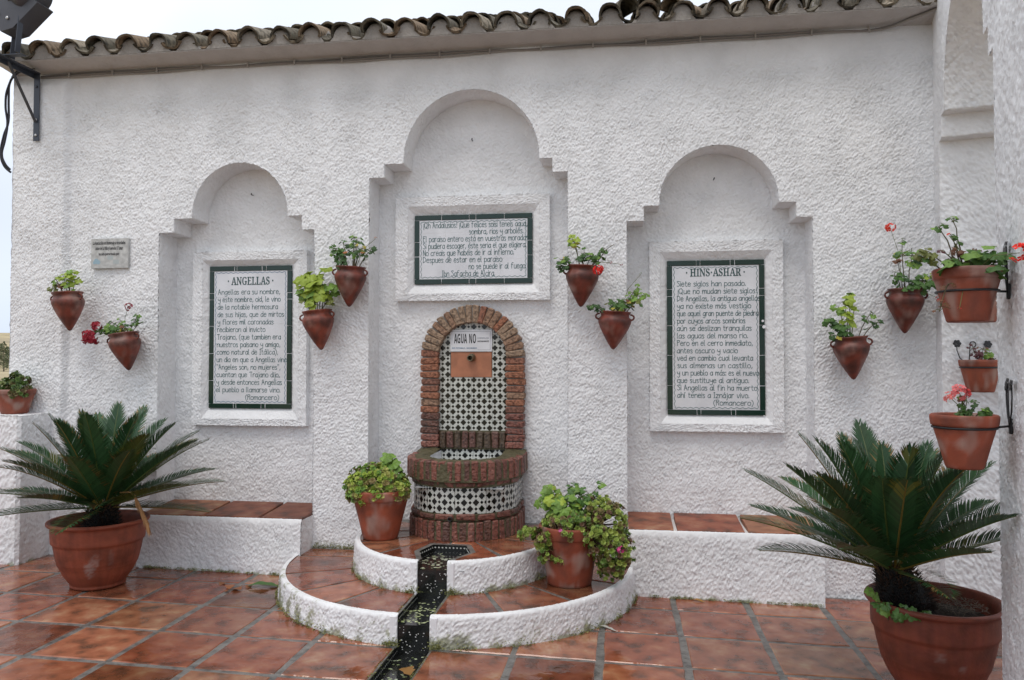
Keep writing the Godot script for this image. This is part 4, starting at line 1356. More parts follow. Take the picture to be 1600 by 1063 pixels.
func build_plaques() -> void:
	var q := func(a, s): return a.map(func(l): return [l[0], (l[1] - s[0]) / s[1], (l[2] - s[0]) / s[1]])
	var ll := [["Angellas era su nombre,", 258, 1045], ["y este nombre, oid, le vino", 258, 1050], ["de la notable hermosura", 255, 1018], ["de sus hijas, que de mirtos", 255, 1095], ["y flores mil coronadas", 255, 965], ["recibieron al invicto", 250, 860], ["Trajano, (que tambien era", 248, 1057], ["nuestros paisano y amigo,", 248, 1052], ["como natural de Itálica),", 248, 1025], ["un dia en que a Angellas vino", 248, 1135], ["\"Angeles son, no mujeres\",", 248, 1055], ["cuentan que Trajano dijo,", 248, 1048], ["y desde entonces Angellas", 248, 1075], ["el pueblo a llamarse vino.", 245, 1055], ["(Romancero)", 620, 1040]]
	plaque("white glazed tile plaque with green border headed ANGELLAS", -1.977, -1.353, 1.100, 2.119, [[0.0, 0.3, 0.66, 1.0], [0.0, 0.305, 0.335, 0.64, 0.69, 1.0]], [[0.0, 0.19, 0.395, 0.598, 0.80, 1.0], [0.0, 0.195, 0.385, 0.578, 0.765, 0.81, 1.0]], ["ANGELLAS", 0.222, 0.776, 0.1317, 0.080], q.call(ll, [147.0, 1048.0]), 0.198, 0.0529, 0.052, [])
	var cl := [["¡Qh Andalusios! ¡Que felices soisi teneis agua,", 175, 1470], ["sombra, rios y arboles.", 755, 1420], ["El paraiso entero está en vuestras moradas", 175, 1480], ["Si pudiera escoger, éste seria el que eligiera.", 175, 1455], ["No creais que habéis de ir al infierno.", 175, 1305], ["Despues de estar en el paraiso", 175, 1160], ["no se puede ir al fuego.", 750, 1455], ["Ibn Safacha de Alcira.", 415, 1070]]
	plaque("wide white glazed tile plaque with green border in the tall middle niche", -0.456, 0.368, 1.970, 2.448, [[0.0, 0.245, 0.495, 0.745, 1.0], [0.0, 0.232, 0.468, 0.525, 0.765, 1.0]], [[0.0, 0.33, 0.78, 1.0], [0.0, 0.40, 0.61, 1.0]], [], q.call(cl, [65.0, 1470.0]), 0.185, 0.1005, 0.056, [])
	var rl := [["Siete siglos han pasado.", 220, 1065], ["¡Que no mudan siete siglos!", 225, 1205], ["De Angellas, la antigua angellas", 222, 1240], ["ya no existe más vestigio", 222, 1130], ["que aquel gran puente de piedra", 222, 1220], ["por cuyos arcos sombrios", 222, 1060], ["aún se deslizan tranquilas", 220, 1135], ["las aguas del manso rio.", 220, 1088], ["Pero en el cerro inmediato,", 220, 1148], ["antes oscuro y vacio", 218, 963], ["ved en cambio cual levanta", 220, 1150], ["sus almenas un castillo,", 222, 1142], ["y un pueblo a más: es el nuevo", 219, 1221], ["que sustituye al antiguo.", 220, 1098], ["Si Angellas al fin ha muerto", 219, 1197], ["ahí teneis a Iznájar vivo.", 219, 1098], ["(Romancero)", 668, 1150]]
	plaque("white glazed tile plaque with chipped green border headed HINS ASHAR", 1.265, 1.889, 1.085, 2.102, [[0.0, 0.28, 0.63, 1.0], [0.0, 0.305, 0.345, 0.655, 0.70, 1.0]], [[0.0, 0.20, 0.40, 0.60, 0.80, 1.0], [0.0, 0.19, 0.385, 0.578, 0.768, 0.815, 1.0]], ["HINS·ASHAR", 0.20, 0.803, 0.1034, 0.073], q.call(rl, [92.0, 1206.0]), 0.167, 0.0481, 0.050, [[0.98, 0.605, 0.008, 0.0168], [0.992, 0.567, 0.011, 0.0168], [0.985, 0.0, 0.004, 0.0168]])
	# small stone sign on the corner pier side
	var n := thing("marble_sign", "small grey marble sign with faded black writing above the hanging pots", "sign", Vector3(-2.612, 2.199, 0.016))
	var t := MB.new()
	t.bbox(Vector3(0.285, 0.212, 0.022), 0.002)
	obj("stone_slab", t.done(), M.sign_stone, n)
	letters(n, "La Asociación en Homenaje a recordados", -0.128, 0.122, 0.062, 0.032, 0.0114, M.ink_black, true)
	letters(n, "Autor de la Villa y Fuero de El Tunar", -0.108, 0.102, 0.024, 0.032, 0.0114, M.ink_black, true)
	letters(n, "ha sido patrocinada por:", -0.082, 0.076, -0.014, 0.026, 0.0114, M.ink_black, true)
	t = MB.new()
	for e in [[-0.10, -0.055, 0.020], [-0.085, -0.062, 0.016], [-0.115, -0.064, 0.012]]:
		t.cap(Vector3(e[0], e[1], 0.0113 + e[2] * 0.01), Vector3.BACK, e[2], 9)
	obj("faded_emblem", t.done(), mat("ink_pale_blue", L(0.30, 0.43, 0.50), 0.5), n)
	t = MB.new()
	for e in [[-0.015, -0.045, 0.03, -0.015], [0.03, -0.075, 0.11, -0.035]]:
		t.quad(Vector3(e[0], e[1], 0.0113), Vector3(e[0] + 0.045, e[1], 0.0113), Vector3(e[0] + 0.045, e[1] + 0.028, 0.0113), Vector3(e[0], e[1] + 0.028, 0.0113))
	obj("faded_emblem", t.done(), mat("ink_pale_grey", L(0.42, 0.46, 0.46), 0.5), n)

# ---------------------------------------------------------------- pots
func refine(prof: Array, step: float) -> Array:
	var out := []
	for k in prof.size() - 1:
		var m := maxi(1, ceili((prof[k + 1] - prof[k]).length() / step))
		for q in m: out.append(prof[k].lerp(prof[k + 1], float(q) / m))
	out.append(prof[prof.size() - 1])
	return out
func weather(mb: MB, colr: Color, lime: float, soot: float) -> void:
	# uneven firing, damp, and pale lime bloom
	var o := Vector3(R.randf() * 50.0, R.randf() * 50.0, R.randf() * 50.0)
	for k in mb.v.size():
		var q := mb.v[k] + o
		var big := N3.get_noise_3dv(q * 1.6)
		var mid := N1.get_noise_3d(q.x * 0.35, q.y * 0.12, q.z * 0.35)
		var cc := colr * (1.0 + 0.22 * big + 0.12 * mid)
		cc = cc.lerp(Color(0.05, 0.03, 0.025), clampf(soot * (big * 1.6 + mid * 0.5 - 0.1), 0.0, 0.55))
		cc = cc.lerp(Color(0.45, 0.38, 0.33), clampf(lime * (-big * 1.5 + mid * 0.8 - 0.25), 0.0, 0.5))
		mb.c[k] = cc
const TERRA := Color(0.375, 0.092, 0.045)
func pot_mesh(rb: float, rt: float, hh: float, colr: Color, band := 0.2) -> ArrayMesh:
	var mb := MB.new()
	mb.col = colr
	var yb := hh * (1.0 - band)
	var rm := lerpf(rb, rt, 0.80)
	mb.lathe(refine([Vector2(0.0, 0.002), Vector2(rb * 0.92, 0.0), Vector2(rb, 0.006), Vector2(lerpf(rb, rm, 0.5), yb * 0.5), Vector2(rm, yb - 0.006), Vector2(rm + 0.001, yb - 0.002), Vector2(rt * 0.965, yb), Vector2(rt * 0.98, yb + 0.008), Vector2(rt, hh - 0.014), Vector2(rt, hh - 0.005), Vector2(rt - 0.006, hh), Vector2(rt - 0.014, hh - 0.001), Vector2(rt - 0.019, hh - 0.010), Vector2(rm - 0.016, yb), Vector2(lerpf(rb, rm, 0.7) - 0.014, yb * 0.7)], 0.013), 56, 0.004)
	weather(mb, colr, 0.5, 0.4)
	return mb.done()
func soil_disc(parent: Node3D, r: float, y: float) -> void:
	var mb := MB.new()
	var prof := []
	for k in 6: prof.append(Vector2(r * (1.0 - k / 5.0), y + 0.012 * sin(k * 0.6)))
	mb.lathe(prof, 24, 0.01)
	obj("soil", mb.done(), M.soil, parent)
func pot(label: String, at: Vector3, rb: float, rt: float, hh: float, colr: Color, group := "", called := "flower_pot") -> Node3D:
	var n := thing(called, label, "flower pot", at, group)
	obj("pot_body", pot_mesh(rb, rt, hh, colr), M.terracotta, n)
	soil_disc(n, lerpf(rb, rt, 0.85) - 0.012, hh * 0.86)
	return n

func amphora(label: String, rim: Vector3, tip: Vector3, colr: Color) -> Node3D:
	var n := thing("hanging_amphora", label, "wall pot", tip, "pointed clay pots hung on the wall")
	var hh := rim.y - tip.y
	var s := hh / 0.27
	var mb := MB.new()
	mb.col = colr
	var prof := []
	for p in [[0.0, 0.0], [0.011, 0.006], [0.022, 0.022], [0.045, 0.062], [0.070, 0.110], [0.090, 0.152], [0.1015, 0.185], [0.104, 0.205], [0.100, 0.220], [0.090, 0.232], [0.087, 0.240], [0.090, 0.252], [0.097, 0.262], [0.100, 0.267], [0.098, 0.271], [0.092, 0.270], [0.084, 0.262], [0.078, 0.24], [0.088, 0.21]]:
		prof.append(Vector2(p[0], p[1] * s))
	mb.lathe(refine(prof, 0.011), 44, 0.008)
	weather(mb, colr, 0.25, 0.8)
	obj("pot_body", mb.done(), M.clay_red, n)
	for d in [-1.0, 1.0]:
		mb = MB.new()
		mb.col = colr * 0.85
		var pts := []
		for k in 9:
			var a := lerpf(-1.35, 1.5, k / 8.0)
			pts.append(Vector3(d * (0.094 + 0.026 * cos(a)), (0.232 + 0.020 * sin(a)) * s, 0.0))
		mb.tube(pts, 0.0065, 0.0055, 7)
		var hd := obj("handle", mb.done(), M.clay_red, n)
		hd.rotation.y = d * -0.12
	soil_disc(n, 0.083, 0.238 * s)
	n.rotation = Vector3(0.02, 0, -atan2(rim.x - tip.x, hh))
	return n

# ---------------------------------------------------------------- leaves and flowers
const LEAF := {
	"lime": [0.30, 0.40, 0.045], "light": [0.17, 0.30, 0.05], "mid": [0.075, 0.17, 0.032], "dark": [0.04, 0.095, 0.025], "olive": [0.15, 0.17, 0.04],
	"yellow": [0.42, 0.36, 0.05], "orange": [0.40, 0.14, 0.04], "brown": [0.16, 0.07, 0.035], "wine": [0.10, 0.025, 0.03]}
var leaf_cache := {}
func leaf_mesh(kind: String, v: int) -> ArrayMesh:
	var key := kind + str(v)
	if leaf_cache.has(key): return leaf_cache[key]
	var mb := MB.new()
	var rr := RandomNumberGenerator.new()
	rr.seed = hash(key)
	var c: Array = LEAF[kind]
	var k := rr.randf_range(0.8, 1.2)
	var base := Color(c[0] * k, c[1] * k, c[2] * k)
	# rounded, lobed leaf with the stalk at a notch; radius about one half, lying in x-z, tip towards +z
	var n := 15
	var ring := []
	var mid := []
	for i in n + 1:
		var f := float(i) / n
		var a := lerpf(-2.75, 2.75, f)
		var lobe := 0.5 * (0.86 + 0.14 * cos(f * TAU * 5.0 + PI)) * (1.0 + 0.06 * rr.randf_range(-1, 1))
		var y := 0.10 * cos(a * 2.5 + 0.4) * 0.6 - 0.10 + rr.randf_range(-0.02, 0.02)
		ring.append(Vector3(sin(a) * lobe, y, cos(a) * lobe + 0.16))
		mid.append(Vector3(sin(a) * lobe * 0.55, -0.01 + 0.03 * cos(a * 2.5), cos(a) * lobe * 0.55 + 0.16))
	for i in n:
		mb.col = base * rr.randf_range(0.92, 1.08)
		mb.tri_to(Vector3(0, 0.02, 0.14), mid[i], mid[i + 1], Vector3.UP)
		mb.quad_to(mid[i], ring[i], ring[i + 1], mid[i + 1], Vector3.UP)
	leaf_cache[key] = mb.done()
	return leaf_cache[key]
func put_leaf(n: Node3D, p: Vector3, size: float, kind: String, out: Vector3) -> void:
	var o := obj("leaf", leaf_mesh(kind, R.randi() % 4), M.leaf, n)
	var up := (Vector3.UP * R.randf_range(0.35, 1.0) + Vector3.BACK * R.randf_range(0.2, 0.9) + out * 0.5 + Vector3(R.randf_range(-0.5, 0.5), 0, R.randf_range(-0.3, 0.3))).normalized()
	var z := (out + Vector3(R.randf_range(-0.5, 0.5), R.randf_range(-0.5, 0.2), R.randf_range(-0.2, 0.5))).normalized()
	var x := up.cross(z).normalized()
	z = x.cross(up)
	o.transform = Transform3D(Basis(x, up, z).scaled_local(Vector3.ONE * size * R.randf_range(0.8, 1.15)), p)
func flower_head(n: Node3D, p: Vector3, r: float, colr: Color, count := 12) -> void:
	var mb := MB.new()
	for k in count:
		var d := Vector3(R.randf_range(-1, 1), R.randf_range(-0.7, 1), R.randf_range(-0.4, 1)).normalized()
		var c := d * r * R.randf_range(0.55, 0.9)
		var s := d.cross(Vector3(0.3, 0.6, 0.7)).normalized()
		var t := d.cross(s)
		for m in 5:
			var a := TAU * m / 5.0 + R.randf() * 0.4
			mb.col = colr * R.randf_range(0.75, 1.2)
			var e := (s * cos(a) + t * sin(a))
			var f := (s * cos(a + 0.55) + t * sin(a + 0.55))
			var g2 := (s * cos(a - 0.55) + t * sin(a - 0.55))
			var q := r * 0.48
			mb.tri_to(c, c + g2 * q * 0.75 + d * q * 0.2, c + e * q + d * q * 0.1, d)
			mb.tri_to(c, c + e * q + d * q * 0.1, c + f * q * 0.75 + d * q * 0.2, d)
	var o := obj("flower_head", mb.done(), M.petal, n)
	o.position = p
func geranium(label: String, at: Vector3, group: String, branches: Array, flowers: Array, called := "geranium") -> Node3D:
	# branches: [dx, dy, dz, leaves, leaf size, kind, spread]; flowers: [dx, dy, dz, radius, colour, blossoms]
	var n := thing(called, label, "plant", at, group)
	var mb := MB.new()
	for b in branches:
		var tip := Vector3(b[0], b[1], b[2])
		var root := Vector3(clampf(b[0] * 0.3, -0.06, 0.06), -0.025, clampf(b[2] * 0.3, -0.04, 0.05))
		var wood: Color = Color(0.10, 0.085, 0.04) if b[5] != "lime" else Color(0.15, 0.17, 0.05)
		mb.col = wood
		var pts := []
		for k in 6:
			var f := k / 5.0
			pts.append(root.lerp(tip, f) + Vector3(0, 0.12 * tip.length() * sin(f * PI) * (1.0 if tip.y > -0.02 else 1.6), 0) + Vector3(R.randf_range(-0.004, 0.004), 0, R.randf_range(-0.004, 0.004)))
		mb.tube(pts, 0.0034, 0.0018, 6)
		for k in ceili(b[3] * (1.55 if b[3] > 1 else 1.0)):
			var f := 1.0 - 0.5 * R.randf() * (1.0 if b[3] > 3 else 0.3)
			var i := mini(int(f * 5.0), 4)
			var on: Vector3 = pts[i].lerp(pts[i + 1], f * 5.0 - i)
			var off: Vector3 = Vector3(R.randf_range(-1, 1), R.randf_range(-0.55, 1), R.randf_range(-0.7, 1)).normalized() * float(b[6]) * R.randf_range(0.4, 1.0)
			if at.z + on.z + off.z < 0.02 + (0.25 if at.x > 2.7 else 0.0): off.z = absf(off.z)
			mb.col = Color(0.14, 0.16, 0.05)
			mb.tube([on, on + off * 0.6 + Vector3(0, 0.004, 0), on + off], 0.0012, 0.0009, 4)
			var kind: String = b[5]
			var w := R.randf()
			if kind == "mixed": kind = ["mid", "dark", "light", "olive", "yellow", "brown"][[0, 0, 0, 1, 1, 2, 2, 3, 4, 5][R.randi() % 10]]
			elif w < 0.12: kind = {"mid": "light", "dark": "mid", "lime": "light", "light": "lime"}.get(kind, kind)
			put_leaf(n, on + off, b[4] * 1.12, kind, off.normalized())
	for f in flowers:
		var p := Vector3(f[0], f[1], f[2])
		mb.col = Color(0.13, 0.15, 0.05)
		var mid2 := p * 0.5 + Vector3(0, 0.1 * p.length(), 0.01)
		mb.tube([Vector3(p.x * 0.15, -0.02, 0.0), mid2, p], 0.0018, 0.0013, 5)
		flower_head(n, p, f[3], f[4], f[5])
	obj("stems", mb.done(), M.stem, n)
	return n

func rosettes(mb: MB, c: Vector3, out: Vector3, r: float, colr: Color) -> void:
	# small fleshy leaves spread round a shoot tip
	var s := out.cross(Vector3(0.2, 0.5, 0.84)).normalized()
	var t := out.cross(s)
	var m := 6
	var off := R.randf() * TAU
	for ring in 2:
		for i in m:
			var a := off + TAU * (i + 0.5 * ring) / m
			var d := (s * cos(a) + t * sin(a)) * (1.0 if ring == 0 else 0.6) + out * (0.15 if ring == 0 else 0.6)
			d = d.normalized()
			var w := out.cross(d).normalized() * r * 0.36
			var o := c - out * r * 0.2 * (1.0 - ring)
			mb.col = colr * R.randf_range(0.75, 1.2)
			var tip := o + d * r
			var mid := o + d * r * 0.6 + out * r * 0.08
			mb.tri_to(o, mid + w, mid - w, out)
			mb.tri_to(mid + w, tip, mid - w, out)
func succulent(label: String, at: Vector3, blobs: Array, n_each: int, r: float, cols: Array, group := "", called := "trailing_succulent") -> Node3D:
	# blobs: [centre offset x y z, radii x y z]
	var n := thing(called, label, "plant", at, group)
	var mb := MB.new()
	var st := MB.new()
	for b in blobs:
		var vol: float = (b[3] * b[4] + b[4] * b[5] + b[3] * b[5]) / 3.0
		var cnt := int(n_each * vol / 0.0064)
		for k in cnt:
			var d := Vector3(R.randf_range(-1, 1), R.randf_range(-0.8, 1), R.randf_range(-0.8, 1)).normalized()
			var f := R.randf_range(0.55, 1.08) if R.randf() < 0.4 else R.randf_range(0.85, 1.08)
			var p := Vector3(b[0] + d.x * b[3] * f, b[1] + d.y * b[4] * f, b[2] + d.z * b[5] * f)
			var c: Array = cols[R.randi() % cols.size()]
			rosettes(mb, p, (d + Vector3(0, 0.35, 0.1)).normalized(), r * R.randf_range(0.75, 1.25), Color(c[0], c[1], c[2]))
			if k % 5 == 0:
				st.col = Color(0.09, 0.05, 0.03)
				st.tube([Vector3(b[0] * 0.4, b[1] * 0.3 - 0.02, b[2] * 0.4), Vector3(b[0], b[1], b[2]) * 0.8, p], 0.0028, 0.0015, 4)
	stuff(obj("foliage", mb.done(), M.leaf, n))
	obj("stems", st.done(), M.stem, n)
	return n

# ---------------------------------------------------------------- cycads
func frond(parent: Node3D, root: Vector3, az: float, el: float, len: float, droop: float, tint: Color, rachis: Color, width := 1.0) -> void:
	var mb := MB.new()
	var pts := []
	var dirs := []
	var p := root
	var seg := 14
	var a := el
	var twist := R.randf_range(-0.12, 0.12)
	for k in seg + 1:
		var f := float(k) / seg
		a = el - droop * f * f
		var d := Vector3(cos(az + twist * f) * cos(a), sin(a), sin(az + twist * f) * cos(a))
		pts.append(p); dirs.append(d)
		p += d * len / seg
	mb.col = rachis
	mb.tube(pts, 0.0058, 0.0018, 5)
	var n := int(len / 0.0088)
	var scorch := 0.04 if R.randf() < 0.6 else 0.28
	var pale_at := R.randf_range(0.3, 4.5)
	for i in n:
		var f := 0.10 + 0.90 * float(i) / n
		var g2 := f * seg
		var k := mini(int(g2), seg - 1)
		var o: Vector3 = pts[k].lerp(pts[k + 1], g2 - k)
		var T: Vector3 = dirs[k]
		var S := T.cross(Vector3.UP).normalized()
		var U := S.cross(T).normalized()
		var ln: float = 0.135 * width * clampf(0.35 + 1.5 * sin(PI * pow(f, 0.75)) * 0.62, 0.0, 1.0) * (1.0 if f < 0.93 else 0.75) * R.randf_range(0.92, 1.06)
		if f < 0.16: ln *= 0.5
		var ang := lerpf(1.15, 0.42, f)
		for s in [-1.0, 1.0]:
			if R.randf() < 0.02: continue
			var d: Vector3 = (T * cos(ang) + S * s * sin(ang) + U * (0.40 - 0.15 * f) + Vector3(R.randf_range(-0.04, 0.04), R.randf_range(-0.05, 0.03), R.randf_range(-0.04, 0.04))).normalized()
			var w: Vector3 = (d.cross(U)).normalized() * 0.0041 * (1.0 if f < 0.9 else 0.7)
			mb.col = tint * R.randf_range(0.75, 1.25)
			if absf(f - pale_at) < 0.09 * R.randf(): mb.col = mb.col.lerp(Color(0.20, 0.19, 0.03), 0.6)
			var m: Vector3 = o + d * ln * 0.55 + U * 0.002
			var e: Vector3 = o + d * ln - U * ln * 0.10
			var q := U * 0.0012
			mb.tri_to(o - w * 0.6, o + w * 0.6, m + w, U)
			mb.tri_to(o - w * 0.6, m + w, m - w, U)
			if R.randf() < scorch: mb.col = Color(0.20, 0.13, 0.045) * R.randf_range(0.7, 1.3)
			mb.tri_to(m - w, m + w, e, U)
	obj("frond", mb.done(), M.frond, parent)
func cycad(label: String, at: Vector3, specs: Array, len: float, lean: Vector3, sd: int) -> Node3D:
	var n := thing("sago_palm", label, "plant", at, "sago palms in big clay bowls")
	R.seed = sd
	var mb := MB.new()
	var tr := Color(0.035, 0.022, 0.014)
	mb.col = tr
	var top := Vector3(0, 0.145, 0) + lean
	var P := PackedVector3Array()
	for j in 6:
		var f := j / 5.0
		for i in 21:
			var a := -TAU * i / 20.0
			var r := 0.098 * (1.0 - 0.35 * f * f) * (1.0 + 0.1 * sin(a * 5.0 + j))
			P.append(Vector3(cos(a) * r, -0.06, sin(a) * r) + Vector3(0, 0.06, 0) * f + top * f)
	mb.grid(P, 20, 5, null, null, true)
	obj("trunk", mb.done(), M.soil, n)
	# old leaf bases and scales
	mb = MB.new()
	for k in 520:
		var f := R.randf()
		var a := R.randf() * TAU
		var r := 0.10 * (1.0 - 0.35 * f * f)
		var b := Vector3(cos(a) * r, -0.05 + 0.06 * f, sin(a) * r) + top * f
		var d := (Vector3(cos(a), 0.35 + 0.9 * f, sin(a)) + Vector3(R.randf_range(-0.4, 0.4), R.randf_range(-0.5, 0.5), R.randf_range(-0.4, 0.4))).normalized()
		var s := d.cross(Vector3.UP).normalized() * R.randf_range(0.003, 0.006)
		mb.col = Color(0.028, 0.018, 0.014).lerp(Color(0.16, 0.085, 0.035), pow(f, 3.0) * R.randf())
		var ln := R.randf_range(0.02, 0.05)
		mb.tri(b - s, b + s, b + d * ln)
		mb.tri(b + Vector3(0, 0.004, 0), b - Vector3(0, 0.004, 0), b + d * ln)
	stuff(obj("leaf_bases", mb.done(), M.stem, n))
	for sp in specs:
		# [count, elevation, spread, droop, length factor, first azimuth]
		for i in sp[0]:
			var az: float = sp[5] + TAU * i / sp[0] + R.randf_range(-0.16, 0.16)
			var el: float = deg_to_rad(sp[1] + R.randf_range(-sp[2], sp[2]))
			var tip := at + top + Vector3(cos(az) * cos(el), 0, sin(az) * cos(el)) * len
			if tip.z > 1.5 and tip.x > 2.863 - 0.231 * tip.z - 0.06: continue
			var k := R.randf()
			var tint := Color(0.021, 0.064, 0.023).lerp(Color(0.044, 0.110, 0.040), R.randf())
			if k < 0.10: tint = Color(0.07, 0.10, 0.02)
			var rc := Color(0.10, 0.13, 0.035) if k < 0.7 else Color(0.20, 0.14, 0.03)
			frond(n, top + Vector3(cos(az), 0, sin(az)) * 0.035 + Vector3(0, -0.02 + 0.01 * sp[1] / 40.0, 0), az, el, len * sp[4] * R.randf_range(0.9, 1.08), sp[3] * R.randf_range(0.6, 1.3), tint, rc)
	return n
func bowl(label: String, at: Vector3, r: float, hh: float, colr: Color, scuffs := []) -> Node3D:
	var n := thing("clay_bowl", label, "planter", at, "big clay bowls with sago palms")
	var mb := MB.new()
	mb.col = colr
	var pr := []
	for p in [[0.0, 0.004], [0.50, 0.0], [0.535, 0.012], [0.54, 0.045], [0.535, 0.055], [0.60, 0.12], [0.68, 0.21], [0.755, 0.33], [0.765, 0.335], [0.765, 0.352], [0.775, 0.356], [0.775, 0.372], [0.785, 0.376], [0.835, 0.52], [0.862, 0.64], [0.868, 0.665], [0.895, 0.68], [0.905, 0.70], [0.915, 0.84], [0.915, 0.915], [0.93, 0.935], [0.985, 0.95], [1.0, 0.965], [1.0, 0.985], [0.985, 1.0], [0.93, 1.0], [0.895, 0.985], [0.875, 0.94], [0.86, 0.80], [0.82, 0.62]]:
		pr.append(Vector2(p[0] * r, p[1] * hh))
	var fine := []
	for k in pr.size() - 1:
		var m := maxi(1, ceili((pr[k + 1] - pr[k]).length() / 0.012))
		for q in m: fine.append(pr[k].lerp(pr[k + 1], float(q) / m))
	fine.append(pr[pr.size() - 1])
	mb.lathe(fine, 110, 0.004)
	# wiped streaks, and lime scuffs where the bowl was knocked
	for k in mb.v.size():
		var p := mb.v[k]
		var an := atan2(p.x, p.z)
		var st := 1.0 + 0.16 * N1.get_noise_2d(an * 0.9, p.y * 0.06 + at.x)
		var sc := 0.0
		if p.y < hh * 0.62 and p.y > hh * 0.1:
			for e in scuffs:
				var dd := Vector2((an - e[0]) * r / e[2], (p.y - e[1] * hh) / e[3]).length()
				sc = maxf(sc, (1.0 - smoothstep(0.3, 1.0, dd + 0.5 * N1.get_noise_2d(an * 1.6, p.y * 0.5))) * e[4])
		mb.c[k] = (colr * st).lerp(Color(0.42, 0.36, 0.33), clampf(sc, 0.0, 1.0))
	obj("bowl_body", mb.done(), M.terracotta, n)
	soil_disc(n, r * 0.84, hh * 0.80)
	return n

func litter(n: Node3D, called: String, r: float, y: float, cnt: int, side: float) -> void:
	var mb := MB.new()
	for k in cnt:
		var a := R.randf() * TAU
		var q := r * sqrt(R.randf())
		var p := Vector3(cos(a) * q + side, y + R.randf_range(0.012, 0.026), sin(a) * q)
		var d := Vector3(R.randf_range(-1, 1), R.randf_range(-0.25, 0.3), R.randf_range(-1, 1)).normalized() * R.randf_range(0.015, 0.05)
		mb.col = Color(0.11, 0.08, 0.05).lerp(Color(0.045, 0.03, 0.02), R.randf())
		var s := d.cross(Vector3.UP).normalized() * 0.0018
		mb.tri_to(p - s, p + s, p + d, Vector3.UP)
	stuff(obj(called, mb.done(), M.stem, n))

# ---------------------------------------------------------------- iron pot holders
func holder(label: String, plate: Vector3, nrm: Vector3, ring_c: Vector3, ring_r: float, stems: Array, group: String) -> Node3D:
	var n := thing("iron_pot_holder", label, "bracket", Vector3.ZERO, group)
	var mb := MB.new()
	var side := nrm.cross(Vector3.UP).normalized()
	mb.bbox(Vector3(0.022, 0.06, 0.012), 0.003, Transform3D(Basis(side, Vector3.UP, nrm), plate + nrm * 0.008))
	obj("wall_plate", mb.done(), M.iron, n)
	mb = MB.new()
	var pts := []
	for k in 41:
		var a := TAU * k / 40.0
		pts.append(ring_c + Vector3(cos(a) * ring_r, 0, sin(a) * ring_r))
	mb.tube(pts, 0.0045, 0.0045, 7)
	var dirn := (plate - ring_c); dirn.y = 0
	mb.tube([plate + nrm * 0.01, ring_c + dirn.normalized() * ring_r], 0.0045, 0.0045, 7)
	obj("ring", mb.done(), M.iron, n)
	for s in stems:
		# [sideways, up, out, kind of end]
		mb = MB.new()
		var tip: Vector3 = plate + side * s[0] + Vector3.UP * s[1] + nrm * s[2]
		var b := plate + nrm * 0.012
		mb.tube([b, b.lerp(tip, 0.35) + side * s[0] * 0.35, b.lerp(tip, 0.7) + side * s[0] * 0.25, tip], 0.003, 0.0027, 6)
		var o := obj("stem", mb.done(), M.iron, n)
		mb = MB.new()
		if s[3] == "flower":
			var fn := (nrm + Vector3.UP * 0.2).normalized()
			var u := fn.cross(Vector3.UP).normalized()
			var w := u.cross(fn)
			for k in 6:
				var a := TAU * k / 6.0
				var c: Vector3 = tip + (u * cos(a) + w * sin(a)) * 0.0145 + nrm * 0.004
				for fz in [0.002, -0.002]:
					mb.cap(c + fn * fz, fn * signf(fz), 0.0085, 9)
			mb.cap(tip + fn * 0.008, fn, 0.008, 8)
			obj("flower_ornament", mb.done(), M.iron, o)
		else:
			var cp := []
			for k in 12:
				var a := lerpf(-0.5, 4.4, k / 11.0)
				cp.append(tip + side * (0.016 * cos(a) - 0.014) + Vector3.UP * 0.016 * sin(a) + nrm * 0.002)
			mb.tube(cp, 0.0034, 0.003, 6)
			obj("scroll_ornament", mb.done(), M.iron, o)
	return n

